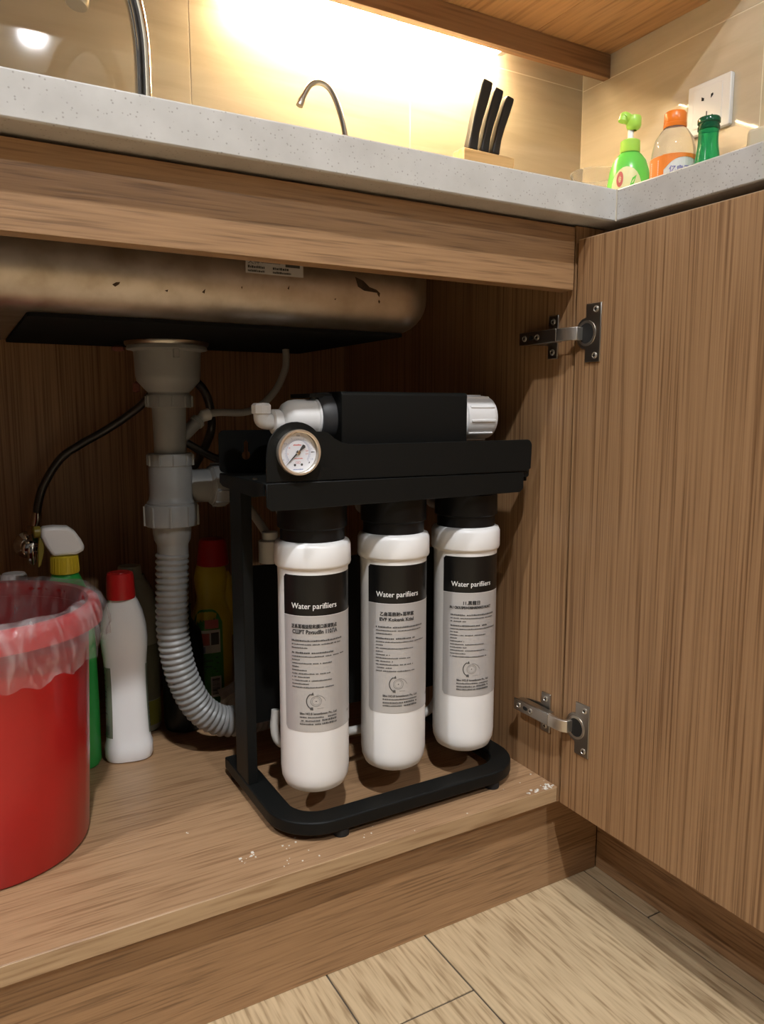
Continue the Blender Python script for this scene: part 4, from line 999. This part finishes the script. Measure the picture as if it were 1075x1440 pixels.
for k in range(len(pts)):
    a, b = pts[k], pts[(k+1) % len(pts)]
    for j in range(4):
        f0, f1 = j/4, (j+1)/4
        q.add([on_soap(a[0]*f0, 0.882+(a[1]-0.882)*f0), on_soap(a[0]*f1, 0.882+(a[1]-0.882)*f1), on_soap(b[0]*f1, 0.882+(b[1]-0.882)*f1), on_soap(b[0]*f0, 0.882+(b[1]-0.882)*f0)], [(0,1,2,3)])
sl = part('label_sheet', q, 'label_cream', t, fix=False, label='pale yellow oval label')
q = MB(); put_ring(q, lambda u, v: on_soap(u*900-16, 0.893+v, 0.0012), 0, 0, 0.0045, 0.0105, n=20)
for k in range(3): put_rect(q, lambda u, v: on_soap(u, v, 0.0012), -22, -9, 0.8905+k*0.0025, 0.8912+k*0.0025)
part('red_badge', q, 'ink_red', sl, fix=False)
q = MB(); put_poly(q, lambda u, v: on_soap(u, v, 0.0012), [(8, 0.879), (20, 0.884), (28, 0.897), (17, 0.893)]); put_poly(q, lambda u, v: on_soap(u, v, 0.0012), [(2, 0.876), (14, 0.876), (18, 0.882), (8, 0.883)])
part('leaf_print', q, 'soap_green', sl, fix=False)

OX, OY = 0.862, 0.1115
t = thing('juice_bottle', (OX, OY, 0.80), 'clear plastic bottle with orange cap and orange and white label', 'bottle')
op = [(0.020, 0.8005), (0.0275, 0.802), (0.0285, 0.81), (0.0285, 0.905), (0.0275, 0.916), (0.0240, 0.930), (0.0175, 0.9400), (0.0138, 0.9430), (0.0132, 0.9475)]
part('bottle', MB().lathe(op, (OX, OY, 0), seg=40), 'clear_plastic', t, smooth=50)
jc = part('cap', MB().lathe([(0.0142, 0.9440), (0.0146, 0.9450), (0.0146, 0.9490), (0.0140, 0.9495), (0.0143, 0.9505), (0.0140, 0.9620), (0.0125, 0.9640), (0.0, 0.9645)], (OX, OY, 0), seg=40, caps=False), 'orange_cap', t)
def on_j(u, v, e=0.0006):   # u degrees, 0 faces the camera
    a = R(-137 + u); return (OX + (0.0285+e)*math.cos(a), OY + (0.0285+e)*math.sin(a), v)
def jp(u0, u1, f0, f1, e, n=16):
    mb = MB()
    for k in range(n):
        a, b = u0+(u1-u0)*k/n, u0+(u1-u0)*(k+1)/n
        mb.add([on_j(a, f0(a), e), on_j(b, f0(b), e), on_j(b, f1(b), e), on_j(a, f1(a), e)], [(0,1,2,3)])
    return mb
jl = part('label_sleeve', jp(-180, 180, lambda u: 0.815, lambda u: 0.9050, 0.0005, 40), 'label_white', t, fix=False)
wave_ = lambda u: 0.9005 - 0.020*math.exp(-((u+45)/34.0)**2) - 0.006*math.exp(-((u-90)/30.0)**2)
part('orange_print', jp(-30, 120, wave_, lambda u: 0.9050, 0.0009, 24), 'orange_label', jl, fix=False)
part('orange_print', jp(-88, -26, lambda u: 0.815, lambda u: 0.9045, 0.0009, 10), 'orange_label', jl, fix=False)
q = MB()
for k in range(9): put_rect(q, lambda u, v: on_j(u, v, 0.0013), -70, -40, 0.8785+k*0.0024, 0.8798+k*0.0024)
part('side_print', q, 'label_white', jl, fix=False)
q = MB(); fj = lambda u, v: on_j(math.degrees(u/0.0285), v, 0.0013)
put_text(q, fj, '亿启卫泊', 0.0098, -0.006, 0.8815, 0.034); put_text(q, fj, '品以止', 0.0090, -0.006, 0.8725, 0.022)
part('lettering', q, 'ink_navy', jl, fix=False)

gx, gy = 0.862, 0.0585
t = thing('glass_bottle', (gx, gy, 0.80), 'green glass bottle neck beside the juice bottle', 'bottle')
part('bottle', MB().lathe([(0.018, 0.8005), (0.0225, 0.802), (0.023, 0.81), (0.0225, 0.845), (0.0195, 0.866), (0.0155, 0.885), (0.0142, 0.897), (0.0128, 0.905), (0.0122, 0.912), (0.0122, 0.926)], (gx, gy, 0), seg=36), 'green_glass', t, smooth=50)
part('bottle_lip', MB().lathe([(0.0120, 0.9255), (0.0134, 0.9262), (0.0134, 0.9300), (0.0126, 0.9308), (0.0126, 0.9330), (0.0138, 0.9342), (0.0138, 0.9385), (0.0126, 0.9405), (0.0095, 0.9410), (0.0095, 0.932), (0.0, 0.9315)], (gx, gy, 0), seg=36, caps=False), 'green_glass_dark', t)
part('straw_stub', Box(gx-0.0005, gx+0.0005, gy-0.0042, gy-0.0032, 0.936, 0.9445), 'green_glass_dark', t)

t = thing('glass_jar', (0.952, 0.348, 0.80), 'clear glass jar in the worktop corner behind the soap bottle', 'jar')
part('glass_wall', MB().lathe([(0.030, 0.8005), (0.036, 0.803), (0.037, 0.82), (0.037, 0.955), (0.0385, 0.958), (0.0385, 0.961), (0.0355, 0.961), (0.0345, 0.82), (0.030, 0.808), (0.0, 0.807)], (0.952, 0.348, 0), seg=40, caps=False), 'clear_glass', t, smooth=50)
part('canister', MB().prism(rrect(0.93, 0.99, -0.012, 0.058, 0.012), 'xy', 0.8005, 0.9365), 'beige_plastic', base=(0.96, 0.0, 0.80), bevel=0.004, label='beige plastic canister at the right edge of the worktop', cat='container')

# wall socket
t = thing('wall_socket', (1.128, 0.264, 1.07), 'white square wall socket on the right-hand tiled wall', 'socket')
part('cover_plate', MB().prism(rrect(0.2230, 0.3045, 1.0300, 1.1105, 0.003, 4), 'yz', 1.1190, 1.1278), 'socket_white', t, bevel=0.0015)
ins = part('insert', MB().prism(rrect(0.2380, 0.2925, 1.0400, 1.1020, 0.002, 4), 'yz', 1.1180, 1.1192), 'socket_white', t, bevel=0.0005)
q = MB(); X0, X1 = 1.1176, 1.1181
def slot(yc, zc, hy, hz, rot):
    c, s = math.cos(R(rot)), math.sin(R(rot))
    q.prism([(yc + u*c - v*s, zc + u*s + v*c) for u, v in ((-hy,-hz),(hy,-hz),(hy,hz),(-hy,hz))], 'yz', X0, X1)
slot(0.2655, 1.0590, 0.0009, 0.0035, 0)
q.prism([(0.2765, 1.0815), (0.2765, 1.0875), (0.2715, 1.0845), (0.2722, 1.0805)][::-1], 'yz', X0, X1); q.prism([(0.2585, 1.0870), (0.2585, 1.0810), (0.2540, 1.0850), (0.2548, 1.0880)], 'yz', X0, X1)
slot(0.2730, 1.0470, 0.0012, 0.0032, 0); slot(0.2580, 1.0470, 0.0012, 0.0032, 0)
part('slots', q, 'slot_black', ins)

# ================================================================== WALL CABINETS, VALANCE, LIGHT
def wall_cab(x0, x1, label):
    t = thing('wall_cabinet', ((x0+x1)/2, 0.38, 1.238), label, 'cabinet')
    part('bottom_panel', Box(x0+.0004, x1-.0004, 0.212, 0.564, 1.238, 1.254), 'oak_upper', t, bevel=0.0006)
    part('side_panel', Box(x0+.0004, x0+.016, 0.212, 0.564, 1.2545, 1.80), 'oak_z', t)
    part('side_panel', Box(x1-.016, x1-.0004, 0.212, 0.564, 1.2545, 1.80), 'oak_z', t)
    part('top_panel', Box(x0+.0004, x1-.0004, 0.212, 0.564, 1.8005, 1.816), 'oak_upper', t)
    part('cabinet_door', Box(x0+.0015, x1-.0015, 0.1935, 0.2115, 1.236, 1.816), 'oak_z', t)
wall_cab(-0.30, 0.325, 'oak wall cabinet above the sink faucet')
wall_cab(0.325, 0.946, 'oak wall cabinet above the knife block')
wall_cab(0.946, 1.127, 'narrow oak wall cabinet in the corner')
part('light_valance', Box(-0.30, 1.1275, 0.4925, 0.5095, 1.1955, 1.2376), 'oak_valance', base=(0.4, 0.5, 1.238), bevel=0.0006, label='dark oak valance board hiding the under-cabinet light', cat='board')
t = thing('light_strip', (0.66, 0.532, 1.237), 'glowing warm LED tube under the wall cabinet', 'lamp')
part('lamp_housing', Box(0.40, 0.905, 0.515, 0.545, 1.2265, 1.2376), 'white_matte', t)
part('tube', MB().lathe([(0.0085, 0.415), (0.0085, 0.892)], (0, 0.530, 1.2150), 'x', 20), 'led_tube', t)
part('end_cap', MB().box(0.893, 0.905, 0.520, 0.540, 1.204, 1.2265), 'white_matte', t, bevel=0.001)
part('end_cap', MB().box(0.402, 0.414, 0.520, 0.540, 1.204, 1.2265), 'white_matte', t, bevel=0.001)
